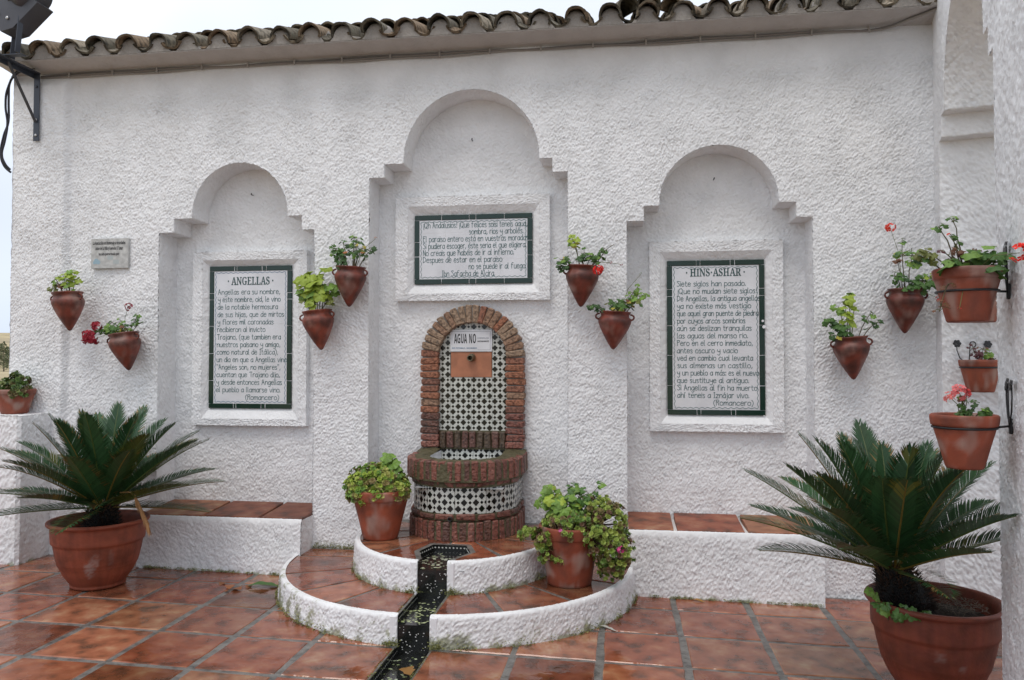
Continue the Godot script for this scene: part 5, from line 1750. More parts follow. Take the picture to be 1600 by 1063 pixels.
# ---------------------------------------------------------------- lamp, cables
func build_lamp() -> void:
	var n := thing("floodlight", "dark grey drum floodlight above the left corner, cut by the photo edge", "floodlight", Vector3(-3.13, 3.50, 0.35))
	var mb := MB.new()
	# U-shaped yoke
	for s in [-1.0, 1.0]:
		mb.bbox(Vector3(0.006, 0.24, 0.045), 0.001, Transform3D(Basis.from_euler(Vector3(0, 0, -0.1)), Vector3(0.04 + s * 0.062, 0.13, 0.05 * s)))
	mb.bbox(Vector3(0.14, 0.006, 0.045), 0.001, Transform3D(Basis(), Vector3(0.025, 0.012, 0.0)))
	obj("yoke", mb.done(), M.painted_steel, n)
	# drum, its axis pointing down to the right and forward
	var ax := Vector3(0.78, -0.52, 0.36).normalized()
	var b := Basis(ax.cross(Vector3.BACK).normalized(), ax, ax.cross(ax.cross(Vector3.BACK)).normalized() * -1.0).orthonormalized()
	mb = MB.new()
	mb.lathe([Vector2(0.0, -0.24), Vector2(0.10, -0.235), Vector2(0.128, -0.21), Vector2(0.132, -0.02), Vector2(0.145, -0.015), Vector2(0.145, 0.02), Vector2(0.134, 0.025), Vector2(0.13, 0.08), Vector2(0.115, 0.115), Vector2(0.06, 0.135), Vector2(0.0, 0.138)], 36)
	var d := obj("drum", mb.done(), M.lamp_body, n)
	d.transform = Transform3D(b, Vector3(0.115, 0.45, 0.0))
	# wedge-shaped housing below the drum
	mb = MB.new()
	var A := [Vector3(-0.16, 0.30, 0.07), Vector3(-0.02, 0.15, 0.07), Vector3(0.07, 0.17, 0.07), Vector3(0.25, 0.33, 0.07), Vector3(0.10, 0.45, 0.07), Vector3(-0.12, 0.42, 0.07)]
	var c := Vector3(0.03, 0.3, 0)
	for k in 6:
		var p: Vector3 = A[k]; var q: Vector3 = A[(k + 1) % 6]
		var off := Vector3(0, 0, -0.15)
		mb.quad_to(p, q, q + off, p + off, (p + q) * 0.5 - c)
		mb.tri_to(Vector3(0.03, 0.3, 0.075), p, q, Vector3.BACK)
		mb.tri_to(Vector3(0.03, 0.3, -0.085), p + off, q + off, Vector3.FORWARD)
	obj("housing", mb.done(), M.lamp_body, n)
	for p in [Vector3(0.035, 0.235, 0.075), Vector3(-0.04, 0.27, 0.075)]:
		mb = MB.new()
		mb.lathe([Vector2(0.0, 0.0), Vector2(0.011, 0.0), Vector2(0.011, 0.008), Vector2(0, 0.01)], 6)
		var o := obj("bolt", mb.done(), M.zinc, n)
		o.position = p; o.rotation.x = PI / 2
	for k in 5:
		mb = MB.new()
		mb.bbox(Vector3(0.004, 0.16, 0.13), 0.001, Transform3D(Basis.from_euler(Vector3(0, 0, 0.75)), Vector3(-0.13 + 0.022 * k, 0.36 - 0.02 * k, 0.0)))
		obj("cooling_fin", mb.done(), M.lamp_body, n)
	var w := thing("lamp_bracket", "dark steel triangular wall bracket holding the floodlight", "bracket", Vector3(-3.17, 3.0, 0.058))
	mb = MB.new()
	mb.bbox(Vector3(0.045, 0.49, 0.007), 0.001, Transform3D(Basis(), Vector3(0, 0.255, 0.004)))
	obj("wall_plate", mb.done(), M.painted_steel, w)
	mb = MB.new()
	mb.bbox(Vector3(0.05, 0.007, 0.62), 0.001, Transform3D(Basis(), Vector3(0, 0.496, 0.31)))
	mb.bbox(Vector3(0.007, 0.035, 0.62), 0.001, Transform3D(Basis(), Vector3(-0.022, 0.477, 0.31)))
	obj("arm", mb.done(), M.painted_steel, w)
	mb = MB.new()
	var len := Vector2(0.34, 0.26).length()
	mb.bbox(Vector3(0.022, 0.006, len), 0.001, Transform3D(Basis.from_euler(Vector3(-atan2(0.34, 0.26), 0, 0)), Vector3(0, 0.313, 0.142)))
	obj("strut", mb.done(), M.painted_steel, w)
	for y in [0.05, 0.16, 0.40]:
		mb = MB.new()
		mb.lathe([Vector2(0.0, 0.0), Vector2(0.010, 0.0), Vector2(0.009, 0.006), Vector2(0, 0.007)], 6)
		var o := obj("bolt", mb.done(), M.zinc if y < 0.3 else M.painted_steel, w)
		o.position = Vector3(0, y, 0.008); o.rotation.x = PI / 2
func build_cables() -> void:
	var n := thing("black_cable_loop", "black cables looping down the left edge of the house", "cable")
	var loops := [[[-3.20, 3.535, 0.075], [-3.30, 3.53, 0.07], [-3.385, 3.45, 0.06], [-3.405, 3.33, 0.05], [-3.408, 3.17, 0.045], [-3.44, 3.06, 0.05], [-3.462, 2.94, 0.05], [-3.44, 2.85, 0.045], [-3.395, 2.80, 0.03]], [[-3.17, 3.53, 0.08], [-3.32, 3.50, 0.075], [-3.40, 3.40, 0.065], [-3.425, 3.28, 0.055], [-3.412, 3.15, 0.05], [-3.425, 3.03, 0.055], [-3.448, 2.93, 0.055], [-3.43, 2.86, 0.045], [-3.40, 2.82, 0.03]]]
	for l in loops:
		var cv := Curve3D.new()
		for p in l: cv.add_point(Vector3(p[0], p[1], p[2]))
		for k in range(1, l.size() - 1):
			var t := (cv.get_point_position(k + 1) - cv.get_point_position(k - 1)) * 0.2
			cv.set_point_in(k, -t); cv.set_point_out(k, t)
		var mb := MB.new()
		mb.tube(Array(cv.tessellate(4, 3)), 0.008, 0.008, 7)
		obj("cable", mb.done(), M.cable_black, n)
	n = thing("eave_cables", "bundle of painted grey cables clipped along the wall under the eave", "cable")
	for k in 3:
		var pts := []
		var m := 90
		for i in m + 1:
			var x := lerpf(-3.18, 2.835, float(i) / m)
			var y := 3.488 + 0.008 * k - 0.008 + 0.005 * sin(x * 3.1 + k * 1.7) + 0.003 * sin(x * 9.0 + k)
			var z := 0.012 + 0.004 * (k % 2)
			if x > 2.5:
				var q := pow((x - 2.5) / 0.335, 2.0)
				z = 0.014 + 0.19 * q
				y = lerpf(y, 3.486 + 0.036 * pow(z / 0.213, 0.45) + 0.004 * k, minf(1.0, q * 3.0))
			pts.append(Vector3(x, y, z))
		if k == 0: pts.append_array([Vector3(2.825, 3.56, 0.245), Vector3(2.815, 3.80, 0.25)])
		var mb := MB.new()
		mb.col = [Color(0.85, 0.83, 0.8), Color(0.6, 0.58, 0.56), Color(0.45, 0.44, 0.44)][k]
		mb.tube(pts, 0.0062, 0.0062, 6)
		obj("cable", mb.done(), M.cable_painted, n)
	for k in 17:
		var mb := MB.new()
		mb.col = Color(0.9, 0.88, 0.85)
		mb.bbox(Vector3(0.012, 0.04, 0.012), 0.003)
		var o := obj("clip", mb.done(), M.cable_painted, n)
		o.position = Vector3(-2.95 + k * 0.34, 3.490, 0.022)

# ---------------------------------------------------------------- small things
func moss() -> void:
	var n := thing("moss_edges", "green moss and lichen along the foot of the steps and walls", "moss")
	var mb := MB.new()
	var tuft := func(p: Vector3, r: float):
		var yl := R.randf()
		mb.col = Color(0.06, 0.075, 0.02).lerp(Color(0.40, 0.40, 0.15), yl)
		for k in 3:
			var d1 := Vector3(R.randf_range(-1, 1), R.randf_range(0.1, 1), R.randf_range(-1, 1)).normalized() * r
			var d2 := Vector3(R.randf_range(-1, 1), R.randf_range(0.0, 0.6), R.randf_range(-1, 1)).normalized() * r
			mb.tri(p, p + d1, p + d2)
	for k in 2600:
		var s := R.randf()
		var p := step_curve(1.112, 1.128, -0.055, 0.17, s)
		var dens := N3.get_noise_2d(p.x * 1.4, p.y * 1.4)
		if dens < R.randf_range(-0.35, 0.35): continue
		if p.x > CH0 - 0.03 and p.x < CH1 + 0.03: continue
		tuft.call(Vector3(p.x, floor_y(p.x) + R.randf() * R.randf() * 0.045, p.y + R.randf_range(-0.012, 0.014)), R.randf_range(0.003, 0.008))
	for k in 1300:
		var s := R.randf()
		var p := step_curve(0.655, 0.77, -0.065, 0.15, s)
		if N3.get_noise_2d(p.x * 1.7 + 5.0, p.y * 1.7) < R.randf_range(-0.3, 0.4): continue
		if p.x > CH0 - 0.03 and p.x < CH1 + 0.03: continue
		tuft.call(Vector3(p.x, 0.178 + R.randf() * R.randf() * 0.03, p.y + R.randf_range(-0.01, 0.012)), R.randf_range(0.003, 0.007))
	for k in 1700:
		var x := R.randf_range(-2.2, -1.12) if k % 2 == 0 else R.randf_range(1.06, 2.14)
		if N3.get_noise_2d(x * 2.2, 3.0) < R.randf_range(-0.4, 0.3): continue
		tuft.call(Vector3(x, floor_y(x) + R.randf() * 0.015, 0.222 + R.randf_range(-0.006, 0.012)), R.randf_range(0.003, 0.0075))
	for k in 600:
		var x := R.randf_range(-1.1, -0.72)
		tuft.call(Vector3(x, 0.180 + R.randf() * R.randf() * 0.05, 0.012 + R.randf_range(-0.003, 0.015)), R.randf_range(0.003, 0.008))
	for k in 900:
		var e := CH0 - 0.012 if k % 2 == 0 else CH1 + 0.012
		var z := R.randf_range(0.86, 2.1)
		if N3.get_noise_2d(z * 2.0, e * 30.0) < R.randf_range(-0.25, 0.5): continue
		var y := 0.345 if z < 0.9 else (0.177 if z < 1.27 else floor_y(e) + 0.001)
		tuft.call(Vector3(e + R.randf_range(-0.012, 0.012), y, z), R.randf_range(0.002, 0.006))
	for e in [[CH0 - 0.03, 0.178, 0.90], [CH1 + 0.03, 0.178, 0.90], [CH0 - 0.03, 0.03, 1.285], [CH1 + 0.035, 0.027, 1.29]]:
		for k in 160:
			tuft.call(Vector3(e[0] + R.randfn(0.0, 0.022), e[1] + absf(R.randfn(0.0, 0.016)), e[2] + absf(R.randfn(0.0, 0.008))), R.randf_range(0.003, 0.008))
	stuff(obj("moss_tufts", mb.done(), M.moss, n))

func dry_leaf(label: String, at: Vector3, size: float, colr: Color, turn: float, long := 1.0) -> void:
	var mb := MB.new()
	var P := PackedVector3Array()
	for j in 3:
		for i in 9:
			var f := i / 8.0
			var w := 0.5 * sin(PI * pow(f, 0.8)) * (j - 1) * (1.0 + 0.25 * sin(f * 19.0 + j))
			P.append(Vector3(w * size / long, size * (0.06 + 0.10 * absf(w) + 0.08 * sin(f * 5.0)), (f - 0.5) * size * long))
	mb.col = colr
	mb.grid(P, 8, 2)
	var o := obj(numbered("fallen_leaf"), mb.done(), M.leaf, self)
	tag(o, label, "leaf", "fallen leaves on the tiles")
	o.position = at
	o.rotation.y = turn

const POTC := [[1.0, 1.0, 1.0], [0.92, 0.9, 0.9], [1.08, 1.05, 1.0], [0.85, 0.85, 0.88], [0.8, 0.76, 0.76], [0.95, 0.9, 0.95], [0.82, 0.78, 0.75], [0.7, 0.66, 0.68]]
func build_pots() -> void:
	var amp := [
		["clay amphora leftmost on the wall, below the marble sign", [-2.826, 1.914], [-2.807, 1.646]],
		["clay amphora under the marble sign with dark red flowers spilling over", [-2.432, 1.632], [-2.391, 1.374]],
		["clay amphora right of the ANGELLAS plaque holding big lime leaves", [-1.035, 1.775], [-1.005, 1.511]],
		["clay amphora left of the middle niche holding dark bushy leaves", [-0.803, 2.060], [-0.815, 1.796]],
		["clay amphora right of the wide plaque with a red flower at its rim", [0.725, 2.042], [0.712, 1.781]],
		["clay amphora on the pier left of the HINS ASHAR niche, tilted slightly", [0.928, 1.750], [0.914, 1.511]],
		["clay amphora right of the HINS ASHAR niche, with upright lime shoots", [2.331, 1.586], [2.350, 1.327]],
		["clay amphora in the right corner beside the ring-held pots", [2.647, 1.870], [2.643, 1.604]]]
	for k in 8:
		var c: Array = POTC[k]
		amphora(amp[k][0], Vector3(amp[k][1][0], amp[k][1][1], 0.115), Vector3(amp[k][2][0], amp[k][2][1], 0.115 + (0.045 if k == 0 else 0.0)), Color(0.26 * c[0], 0.062 * c[1], 0.038 * c[2]))
	var grp := "plants in the hanging amphorae"
	var dr := Color(0.30, 0.006, 0.022)
	var rd := Color(0.75, 0.02, 0.012)
	geranium("lime green upright geranium in the leftmost amphora", Vector3(-2.826, 1.90, 0.15), grp, [[0.03, 0.17, 0.03, 6, 0.052, "lime", 0.03], [0.0, 0.12, 0.05, 7, 0.05, "lime", 0.04], [0.06, 0.10, 0.0, 5, 0.05, "lime", 0.035], [-0.08, 0.11, 0.04, 6, 0.035, "light", 0.03], [-0.10, 0.04, 0.05, 5, 0.036, "olive", 0.03], [-0.06, 0.07, 0.05, 4, 0.034, "brown", 0.02], [0.04, 0.05, 0.05, 4, 0.04, "light", 0.03]], [])
	geranium("sprawling geranium with dark red flower clusters in the amphora below the sign", Vector3(-2.432, 1.62, 0.12), grp, [[0.13, 0.13, 0.03, 5, 0.034, "mid", 0.025], [0.15, 0.08, 0.03, 4, 0.036, "mid", 0.025], [0.05, 0.06, 0.05, 8, 0.036, "mixed", 0.04], [-0.03, 0.05, 0.06, 9, 0.04, "mid", 0.04], [-0.10, 0.05, 0.05, 8, 0.038, "light", 0.04], [-0.15, 0.02, 0.05, 6, 0.036, "mid", 0.03], [0.0, 0.10, 0.03, 4, 0.03, "light", 0.03], [-0.07, 0.09, 0.03, 4, 0.03, "dark", 0.03]], [[-0.19, -0.02, 0.09, 0.052, dr, 22], [-0.15, 0.055, 0.07, 0.042, dr, 16], [0.07, 0.19, 0.05, 0.030, dr, 11], [-0.155, -0.035, 0.10, 0.04, dr, 14], [-0.225, 0.0, 0.08, 0.03, dr, 10]])
	geranium("big-leaved lime green plant in the amphora right of the ANGELLAS plaque", Vector3(-1.035, 1.765, 0.12), grp, [[0.06, 0.27, 0.03, 8, 0.085, "lime", 0.05], [-0.06, 0.23, 0.04, 8, 0.085, "lime", 0.055], [0.0, 0.17, 0.06, 10, 0.088, "lime", 0.065], [0.09, 0.17, 0.03, 6, 0.075, "light", 0.05], [-0.10, 0.14, 0.04, 5, 0.065, "light", 0.04], [0.03, 0.09, 0.07, 4, 0.055, "lime", 0.04], [0.09, 0.07, 0.04, 3, 0.045, "olive", 0.03], [-0.07, 0.06, 0.05, 2, 0.04, "olive", 0.03]], [])
	geranium("dark leafy geranium with an orange leaf in the amphora left of the middle niche", Vector3(-0.803, 2.05, 0.12), grp, [[-0.09, 0.12, 0.04, 12, 0.038, "mid", 0.045], [-0.05, 0.17, 0.02, 7, 0.036, "dark", 0.04], [0.05, 0.19, 0.03, 9, 0.038, "mid", 0.04], [0.09, 0.13, 0.03, 5, 0.036, "mixed", 0.035], [0.16, 0.13, 0.03, 6, 0.036, "dark", 0.03], [-0.13, 0.16, 0.02, 4, 0.032, "mid", 0.03], [-0.06, 0.06, 0.06, 9, 0.036, "dark", 0.04], [0.09, 0.11, 0.05, 1, 0.034, "orange", 0.01], [0.07, 0.17, 0.05, 1, 0.034, "yellow", 0.01], [-0.03, 0.10, 0.06, 1, 0.036, "orange", 0.01], [0.03, 0.21, 0.01, 4, 0.032, "mid", 0.025]], [[0.18, 0.19, 0.03, 0.012, Color(0.6, 0.25, 0.12), 3]])
	geranium("straggling geranium with yellow-green top and one red flower at the rim", Vector3(0.725, 2.03, 0.12), grp, [[-0.06, 0.19, 0.03, 7, 0.045, "lime", 0.035], [-0.05, 0.16, 0.04, 3, 0.04, "yellow", 0.02], [-0.14, 0.05, 0.05, 8, 0.034, "mixed", 0.035], [-0.15, 0.0, 0.05, 8, 0.034, "dark", 0.035], [0.0, 0.06, 0.05, 9, 0.034, "dark", 0.04], [0.06, 0.07, 0.05, 9, 0.034, "mid", 0.04], [0.13, 0.06, 0.04, 6, 0.034, "mid", 0.03], [0.14, 0.12, 0.02, 4, 0.03, "mid", 0.025], [0.01, 0.10, 0.03, 5, 0.03, "mid", 0.03], [0.20, 0.14, 0.02, 1, 0.016, "brown", 0.012]], [[0.10, -0.03, 0.12, 0.036, rd, 12], [0.24, 0.01, 0.06, 0.012, dr, 4], [0.18, 0.02, 0.07, 0.010, dr, 4]])
	geranium("mid green geranium with one tall tip in the amphora on the right-hand pier", Vector3(0.928, 1.74, 0.12), grp, [[0.18, 0.10, 0.03, 9, 0.036, "light", 0.04], [0.13, 0.07, 0.05, 9, 0.038, "mixed", 0.04], [0.07, 0.06, 0.06, 8, 0.036, "mid", 0.04], [0.02, 0.07, 0.04, 6, 0.034, "mid", 0.035], [-0.04, 0.09, 0.03, 4, 0.032, "mixed", 0.03], [-0.12, 0.03, 0.04, 6, 0.032, "dark", 0.03], [-0.16, 0.05, 0.03, 4, 0.03, "dark", 0.025], [0.14, 0.16, 0.02, 6, 0.034, "light", 0.025], [0.05, 0.03, 0.08, 3, 0.034, "mid", 0.025], [0.02, 0.03, 0.07, 4, 0.034, "yellow", 0.03]], [[0.16, 0.24, 0.03, 0.011, Color(0.35, 0.4, 0.2), 4]])
	geranium("lime shoots with two bare arching stems in the amphora right of the HINS ASHAR niche", Vector3(2.331, 1.575, 0.12), grp, [[-0.04, 0.23, 0.04, 3, 0.06, "lime", 0.03], [-0.01, 0.27, 0.02, 3, 0.05, "light", 0.025], [-0.08, 0.19, 0.05, 3, 0.05, "light", 0.03], [-0.02, 0.15, 0.05, 4, 0.055, "lime", 0.035], [-0.14, 0.12, 0.03, 6, 0.042, "mid", 0.03], [-0.09, 0.10, 0.04, 4, 0.04, "dark", 0.03], [-0.05, 0.06, 0.06, 6, 0.045, "mid", 0.035], [-0.13, 0.02, 0.05, 4, 0.036, "dark", 0.03], [0.11, 0.15, 0.03, 5, 0.032, "mid", 0.03], [0.16, 0.10, 0.03, 4, 0.034, "dark", 0.025], [-0.09, 0.0, 0.08, 1, 0.036, "yellow", 0.012], [0.02, 0.19, 0.03, 2, 0.04, "lime", 0.02]], [])
	geranium("geranium with a long stem to one scarlet flower in the corner amphora", Vector3(2.647, 1.86, 0.13), grp, [[-0.08, 0.10, 0.04, 5, 0.042, "mid", 0.035], [-0.03, 0.06, 0.06, 5, 0.045, "dark", 0.035], [0.08, 0.05, 0.07, 9, 0.045, "mid", 0.045], [0.13, 0.07, 0.05, 7, 0.042, "light", 0.04], [0.12, 0.02, 0.08, 7, 0.042, "mid", 0.04], [-0.05, 0.18, 0.02, 3, 0.03, "brown", 0.03], [0.03, 0.25, 0.02, 5, 0.036, "light", 0.035], [-0.02, 0.0, 0.09, 3, 0.04, "mid", 0.02], [-0.03, 0.30, 0.03, 2, 0.03, "mid", 0.02]], [[-0.10, 0.37, 0.05, 0.034, Color(0.80, 0.045, 0.012), 10], [0.15, -0.06, 0.10, 0.022, Color(0.6, 0.05, 0.06), 5]])
	# pots standing about
	var t := TERRA
	pot("plain terracotta pot on the upper step left of the basin, full of yellow-green succulents", Vector3(-0.512, 0.348, 0.37), 0.107, 0.180, 0.305, t * 1.02)
	succulent("dense yellow-green succulent cushion in the pot left of the basin", Vector3(-0.512, 0.63, 0.37), [[-0.02, 0.06, 0.0, 0.18, 0.11, 0.15], [-0.10, 0.03, 0.06, 0.10, 0.09, 0.10], [0.10, 0.02, 0.04, 0.09, 0.07, 0.10], [-0.09, -0.01, 0.13, 0.06, 0.045, 0.045], [0.02, 0.0, 0.15, 0.045, 0.04, 0.03]], 150, 0.019, [[0.33, 0.44, 0.06], [0.40, 0.47, 0.09], [0.22, 0.36, 0.055], [0.40, 0.40, 0.11], [0.14, 0.26, 0.05], [0.26, 0.20, 0.08]])
	geranium("few round bright leaves rising behind the yellow-green succulents", Vector3(-0.48, 0.72, 0.35), "", [[0.0, 0.11, 0.02, 3, 0.09, "light", 0.04], [0.05, 0.08, 0.03, 2, 0.09, "light", 0.03], [-0.02, 0.09, 0.0, 2, 0.07, "lime", 0.03]], [], "round_leaved_plant")
	pot("terracotta pot on the lower step right of the fountain, half hidden by trailing plants", Vector3(0.670, 0.176, 0.58), 0.125, 0.176, 0.335, t * Color(0.80, 0.76, 0.76))
	succulent("trailing succulent with small pink flowers hanging from the pot on the lower step", Vector3(0.670, 0.50, 0.58), [[0.02, 0.03, 0.02, 0.17, 0.06, 0.14], [0.22, 0.02, 0.02, 0.10, 0.13, 0.13], [0.25, -0.12, 0.05, 0.11, 0.12, 0.12], [0.16, -0.05, 0.13, 0.08, 0.09, 0.06], [0.24, -0.22, 0.04, 0.07, 0.07, 0.07], [-0.14, -0.05, 0.12, 0.055, 0.06, 0.05], [-0.12, -0.13, 0.13, 0.045, 0.05, 0.04], [-0.23, -0.04, 0.05, 0.05, 0.04, 0.05], [0.0, -0.02, 0.17, 0.03, 0.03, 0.03], [0.17, 0.11, 0.0, 0.08, 0.06, 0.08], [-0.05, -0.16, 0.14, 0.02, 0.025, 0.02]], 105, 0.018, [[0.24, 0.35, 0.06], [0.34, 0.42, 0.085], [0.14, 0.24, 0.05], [0.20, 0.16, 0.06], [0.16, 0.09, 0.05], [0.28, 0.37, 0.075]])
	geranium("leafy green geranium standing among the trailing succulents on the lower step", Vector3(0.66, 0.51, 0.57), "", [[-0.12, 0.20, 0.03, 5, 0.055, "light", 0.04], [-0.14, 0.14, 0.05, 4, 0.06, "light", 0.04], [-0.06, 0.14, 0.07, 6, 0.07, "light", 0.05], [0.0, 0.12, 0.09, 6, 0.075, "light", 0.05], [0.02, 0.20, 0.0, 6, 0.055, "mid", 0.045], [0.07, 0.18, 0.03, 6, 0.055, "mid", 0.05], [0.12, 0.18, 0.0, 8, 0.045, "mid", 0.05], [0.18, 0.22, -0.02, 6, 0.035, "mid", 0.035], [-0.08, 0.22, -0.01, 4, 0.045, "lime", 0.03], [0.05, 0.10, 0.10, 4, 0.05, "lime", 0.04]], [[-0.02, 0.0, 0.20, 0.018, Color(0.62, 0.13, 0.38), 5], [0.30, -0.10, 0.16, 0.026, Color(0.62, 0.07, 0.25), 7]])
	pot("small terracotta pot on the parapet at the left edge", Vector3(-3.232, 1.072, 0.15), 0.082, 0.132, 0.172, t * Color(0.78, 0.8, 0.85))
	succulent("green and reddish succulent in the pot on the parapet", Vector3(-3.232, 1.21, 0.15), [[-0.03, 0.04, 0.0, 0.12, 0.07, 0.09], [0.04, 0.08, 0.0, 0.06, 0.08, 0.06], [0.06, 0.02, 0.06, 0.08, 0.05, 0.06], [-0.08, 0.0, 0.07, 0.06, 0.05, 0.05]], 75, 0.021, [[0.08, 0.14, 0.035], [0.12, 0.20, 0.045], [0.15, 0.12, 0.05], [0.18, 0.22, 0.07]])
	# pots in iron rings
	var ng := "iron rings on the archway wall"
	pot("large terracotta pot held in an iron ring, topmost at the right edge", Vector3(2.275, 1.590, 1.88), 0.072, 0.119, 0.204, t * Color(0.88, 0.84, 0.84), "pots held in iron rings", "ring_pot")
	pot("large ring-held terracotta pot with one pink flower, lowest at the right edge", Vector3(2.258, 1.037, 1.88), 0.066, 0.117, 0.204, t * Color(0.98, 0.96, 0.98), "pots held in iron rings", "ring_pot")
	pot("small terracotta pot with dark wine-red plant, held between two iron flowers", Vector3(2.940, 1.268, 0.40), 0.068, 0.107, 0.180, t * Color(0.85, 0.85, 0.86), "pots held in iron rings", "ring_pot")
	pot("small terracotta pot half hidden behind the topmost ring pot", Vector3(2.953, 1.655, 0.40), 0.068, 0.107, 0.183, t * Color(0.85, 0.8, 0.8), "pots held in iron rings", "ring_pot")
	var nw := Vector3(-0.974, 0, -0.225)
	holder("black iron pot holder with upright spear, highest on the near archway wall", Vector3(2.425, 1.705, 1.89), nw, Vector3(2.275, 1.706, 1.88), 0.1055, [[0.0, 0.17, 0.012, "flower"], [-0.035, 0.14, 0.02, "flower"], [0.03, 0.15, 0.012, "scroll"]], ng)
	holder("black iron pot holder with three curved flower stems, lower on the near archway wall", Vector3(2.428, 1.198, 1.885), nw, Vector3(2.258, 1.192, 1.88), 0.108, [[-0.06, 0.155, 0.015, "flower"], [0.015, 0.16, 0.012, "flower"], [0.045, 0.14, 0.012, "scroll"]], ng)
	holder("black iron pot holder with two black iron flowers beside the small pot in the archway", Vector3(2.94, 1.415, 0.245), Vector3.BACK, Vector3(2.94, 1.405, 0.40), 0.1, [[-0.088, 0.12, 0.04, "flower"], [0.075, 0.125, 0.04, "flower"], [0.0, 0.12, 0.03, "scroll"]], ng)
	holder("black iron pot holder hidden behind the topmost ring pot", Vector3(2.953, 1.80, 0.245), Vector3.BACK, Vector3(2.953, 1.79, 0.40), 0.1, [[0.0, 0.12, 0.03, "scroll"]], ng)
	geranium("big geranium with long straggling branches and red blooms in the topmost ring pot", Vector3(2.275, 1.785, 1.88), "", [[-0.03, 0.04, 0.06, 5, 0.062, "mid", 0.035], [-0.07, 0.02, 0.08, 3, 0.06, "mid", 0.03], [0.04, 0.06, 0.05, 4, 0.055, "mid", 0.03], [0.08, 0.05, 0.07, 5, 0.058, "mid", 0.04], [0.05, -0.01, 0.11, 2, 0.062, "mid", 0.02], [0.0, 0.06, 0.0, 4, 0.045, "olive", 0.03], [-0.24, 0.06, 0.02, 9, 0.036, "mixed", 0.03], [-0.17, 0.07, 0.03, 6, 0.034, "olive", 0.03], [-0.06, 0.14, 0.02, 4, 0.022, "mid", 0.022], [-0.05, 0.19, 0.02, 3, 0.026, "mid", 0.025], [-0.11, 0.17, 0.03, 2, 0.032, "mid", 0.02], [-0.06, 0.09, 0.06, 5, 0.022, "brown", 0.025], [-0.10, 0.07, 0.05, 4, 0.02, "wine", 0.025], [0.02, 0.08, 0.04, 4, 0.02, "brown", 0.025], [0.11, 0.03, 0.02, 3, 0.03, "mid", 0.02], [-0.13, -0.16, 0.09, 4, 0.022, "brown", 0.03]], [[0.085, 0.038, 0.22, 0.036, Color(0.85, 0.025, 0.008), 14], [-0.08, 0.13, 0.05, 0.011, Color(0.75, 0.06, 0.02), 4], [-0.075, -0.15, 0.12, 0.007, Color(0.7, 0.03, 0.02), 3]])
	geranium("single pink geranium bloom over a few dark leaves in the lowest ring pot", Vector3(2.258, 1.225, 1.88), "", [[-0.01, 0.06, 0.03, 5, 0.026, "mid", 0.022], [0.03, 0.05, 0.03, 4, 0.03, "dark", 0.025], [0.045, 0.035, 0.05, 2, 0.04, "mid", 0.015], [-0.03, 0.02, 0.04, 2, 0.026, "mid", 0.02], [-0.02, 0.08, 0.03, 3, 0.02, "brown", 0.015]], [[-0.035, 0.10, 0.05, 0.032, Color(0.80, 0.20, 0.20), 14], [-0.072, 0.085, 0.05, 0.022, Color(0.85, 0.24, 0.22), 8], [-0.01, 0.095, 0.05, 0.02, Color(0.6, 0.05, 0.05), 7]])
	geranium("sparse wine-red plant between the two black iron flowers", Vector3(2.940, 1.435, 0.40), "", [[-0.03, 0.05, 0.05, 6, 0.026, "wine", 0.025], [0.0, 0.08, 0.04, 4, 0.018, "brown", 0.03], [-0.05, 0.09, 0.03, 5, 0.02, "wine", 0.025], [0.03, 0.05, 0.05, 4, 0.034, "light", 0.02], [0.06, 0.02, 0.05, 4, 0.024, "brown", 0.025], [-0.02, 0.02, 0.08, 4, 0.024, "wine", 0.02]], [])
	# sago palms
	bowl("big terracotta bowl with a pale scuff at the left of the terrace", Vector3(-2.235, floor_y(-2.235) + 0.003, 0.62), 0.289, 0.405, t * Color(0.78, 0.78, 0.80), [[0.42, 0.36, 0.045, 0.06, 0.55], [0.55, 0.46, 0.03, 0.05, 0.4], [0.9, 0.5, 0.02, 0.07, 0.18]])
	cycad("broad sago palm in the bowl at the left, with one dead tan frond", Vector3(-2.225, 0.40, 0.61), [[6, 74, 6, 0.30, 0.92, 0.2], [11, 55, 9, 0.34, 1.0, 0.5], [12, 35, 9, 0.36, 1.03, 0.1], [9, 16, 8, 0.26, 0.98, 0.35], [5, 2, 6, 0.20, 0.9, 0.0]], 0.69, Vector3(0.01, 0.01, 0), 101)
	bowl("big dark terracotta bowl in the archway at the right", Vector3(2.325, floor_y(2.325) + 0.003, 1.375), 0.281, 0.412, t * Color(0.56, 0.54, 0.58), [[-0.25, 0.55, 0.03, 0.03, 0.3], [0.1, 0.45, 0.02, 0.02, 0.3]])
	var rp := cycad("sago palm leaning left in the bowl at the right edge", Vector3(2.22, 0.405, 1.37), [[6, 76, 6, 0.25, 0.90, 0.6], [11, 58, 9, 0.32, 1.0, 0.2], [11, 41, 9, 0.34, 1.04, 0.5], [9, 24, 8, 0.28, 1.0, 0.15], [5, 8, 6, 0.22, 0.9, 0.4]], 0.66, Vector3(-0.06, -0.015, 0.0), 202)
	litter(rp, "dead_needles", 0.12, -0.05, 420, 0.20)
	geranium("small green creeper at the foot of the right-hand sago palm", Vector3(2.13, 0.36, 1.50), "", [[0.0, 0.03, 0.07, 4, 0.05, "mid", 0.03], [-0.07, 0.05, 0.04, 3, 0.045, "mid", 0.03], [0.07, 0.02, 0.08, 4, 0.045, "mid", 0.03], [-0.10, 0.09, 0.0, 3, 0.04, "light", 0.02]], [], "creeper")
	# the dead frond hanging over the left bowl
	var df := thing("dead_frond", "dry tan folded palm frond hanging over the left bowl's rim", "leaf", Vector3(-1.97, 0.62, 0.66))
	var mb := MB.new()
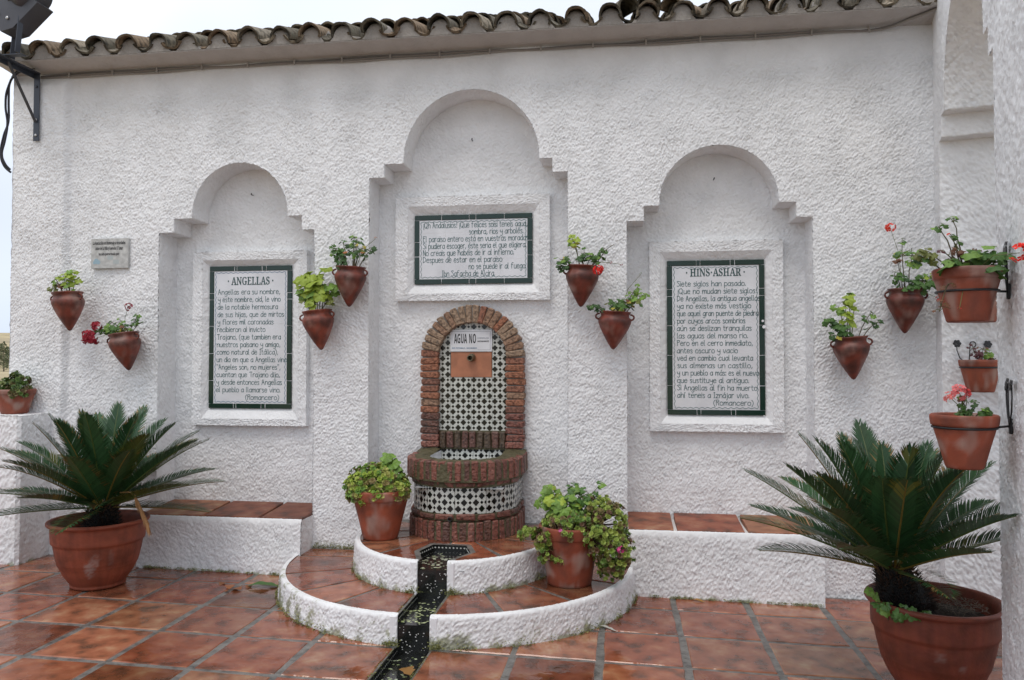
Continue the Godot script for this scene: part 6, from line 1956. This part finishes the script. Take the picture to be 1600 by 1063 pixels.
	for k in 80:
		var f := k / 79.0
		var o := Vector3(0.0, 0.0, 0.0).lerp(Vector3(0.10, -0.16, 0.02), f)
		var d := Vector3(0.25 + R.randf_range(-0.12, 0.12), -1.0, R.randf_range(-0.12, 0.12)).normalized()
		var s := Vector3(0.0075, 0.001, R.randf_range(-0.004, 0.004))
		mb.col = Color(0.42, 0.22, 0.085) * R.randf_range(0.7, 1.15)
		mb.tri_to(o - s, o + s, o + d * R.randf_range(0.07, 0.11), Vector3.BACK)
	mb.col = Color(0.40, 0.22, 0.09)
	mb.tube([Vector3(-0.12, 0.01, -0.03), Vector3(-0.04, 0.02, 0), Vector3(0.0, 0.0, 0.0), Vector3(0.05, -0.08, 0.012), Vector3(0.11, -0.20, 0.02)], 0.005, 0.002, 6)
	obj("dry_leaflets", mb.done(), M.leaf, df)
	# litter on the floor
	var dl := [[-1.50, 0.47, 0.05, "reddish dry leaf by the left bench"], [-1.42, 0.53, 0.06, "curled orange-brown dry leaf nearest the left bench front"], [-1.36, 0.56, 0.07, "largest crumpled brown leaf near the green leaf"], [-1.31, 0.50, 0.05, "brown dry leaf beside the green leaf"], [-1.40, 0.60, 0.04, "small tan leaf scrap on the grey joint"]]
	for e in dl:
		dry_leaf(e[3], Vector3(e[0], floor_y(e[0]) + 0.003, e[1]), e[2], Color(0.26, 0.10, 0.04) * R.randf_range(0.7, 1.3), R.randf() * TAU, 1.2)
	dry_leaf("long green fallen leaf beside the left end of the lower step", Vector3(-1.21, floor_y(-1.21) + 0.004, 0.47), 0.125, Color(0.06, 0.15, 0.03), 1.9, 1.8)
	dry_leaf("small orange leaf at the foot of the right bench", Vector3(1.42, floor_y(1.42) + 0.004, 0.25), 0.05, Color(0.42, 0.20, 0.03), 1.2, 1.6)
	dry_leaf("thin white scrap on the tiles right of the lower step", Vector3(0.892, floor_y(0.892) + 0.004, 0.835), 0.055, Color(0.55, 0.55, 0.5), 1.0, 2.4)
	dry_leaf("orange-green leaf lying in the water channel", Vector3(-0.02, floor_y(0.0) - 0.028, 1.50), 0.075, Color(0.30, 0.15, 0.04), 0.6, 1.1)

func _ready() -> void:
	R.seed = 7
	for q in [[N1, 11, 68.0], [N2, 12, 98.0], [N3, 13, 4.2]]:
		q[0].seed = q[1]; q[0].frequency = q[2]; q[0].noise_type = FastNoiseLite.TYPE_SIMPLEX_SMOOTH; q[0].fractal_type = FastNoiseLite.FRACTAL_NONE
	build_sky_and_camera()
	make_materials()
	build_land()
	build_floor()
	build_house()
	build_side_wall()
	build_parapet()
	build_steps()
	build_fountain()
	build_plaques()
	build_pots()
	build_lamp()
	build_cables()
	moss()
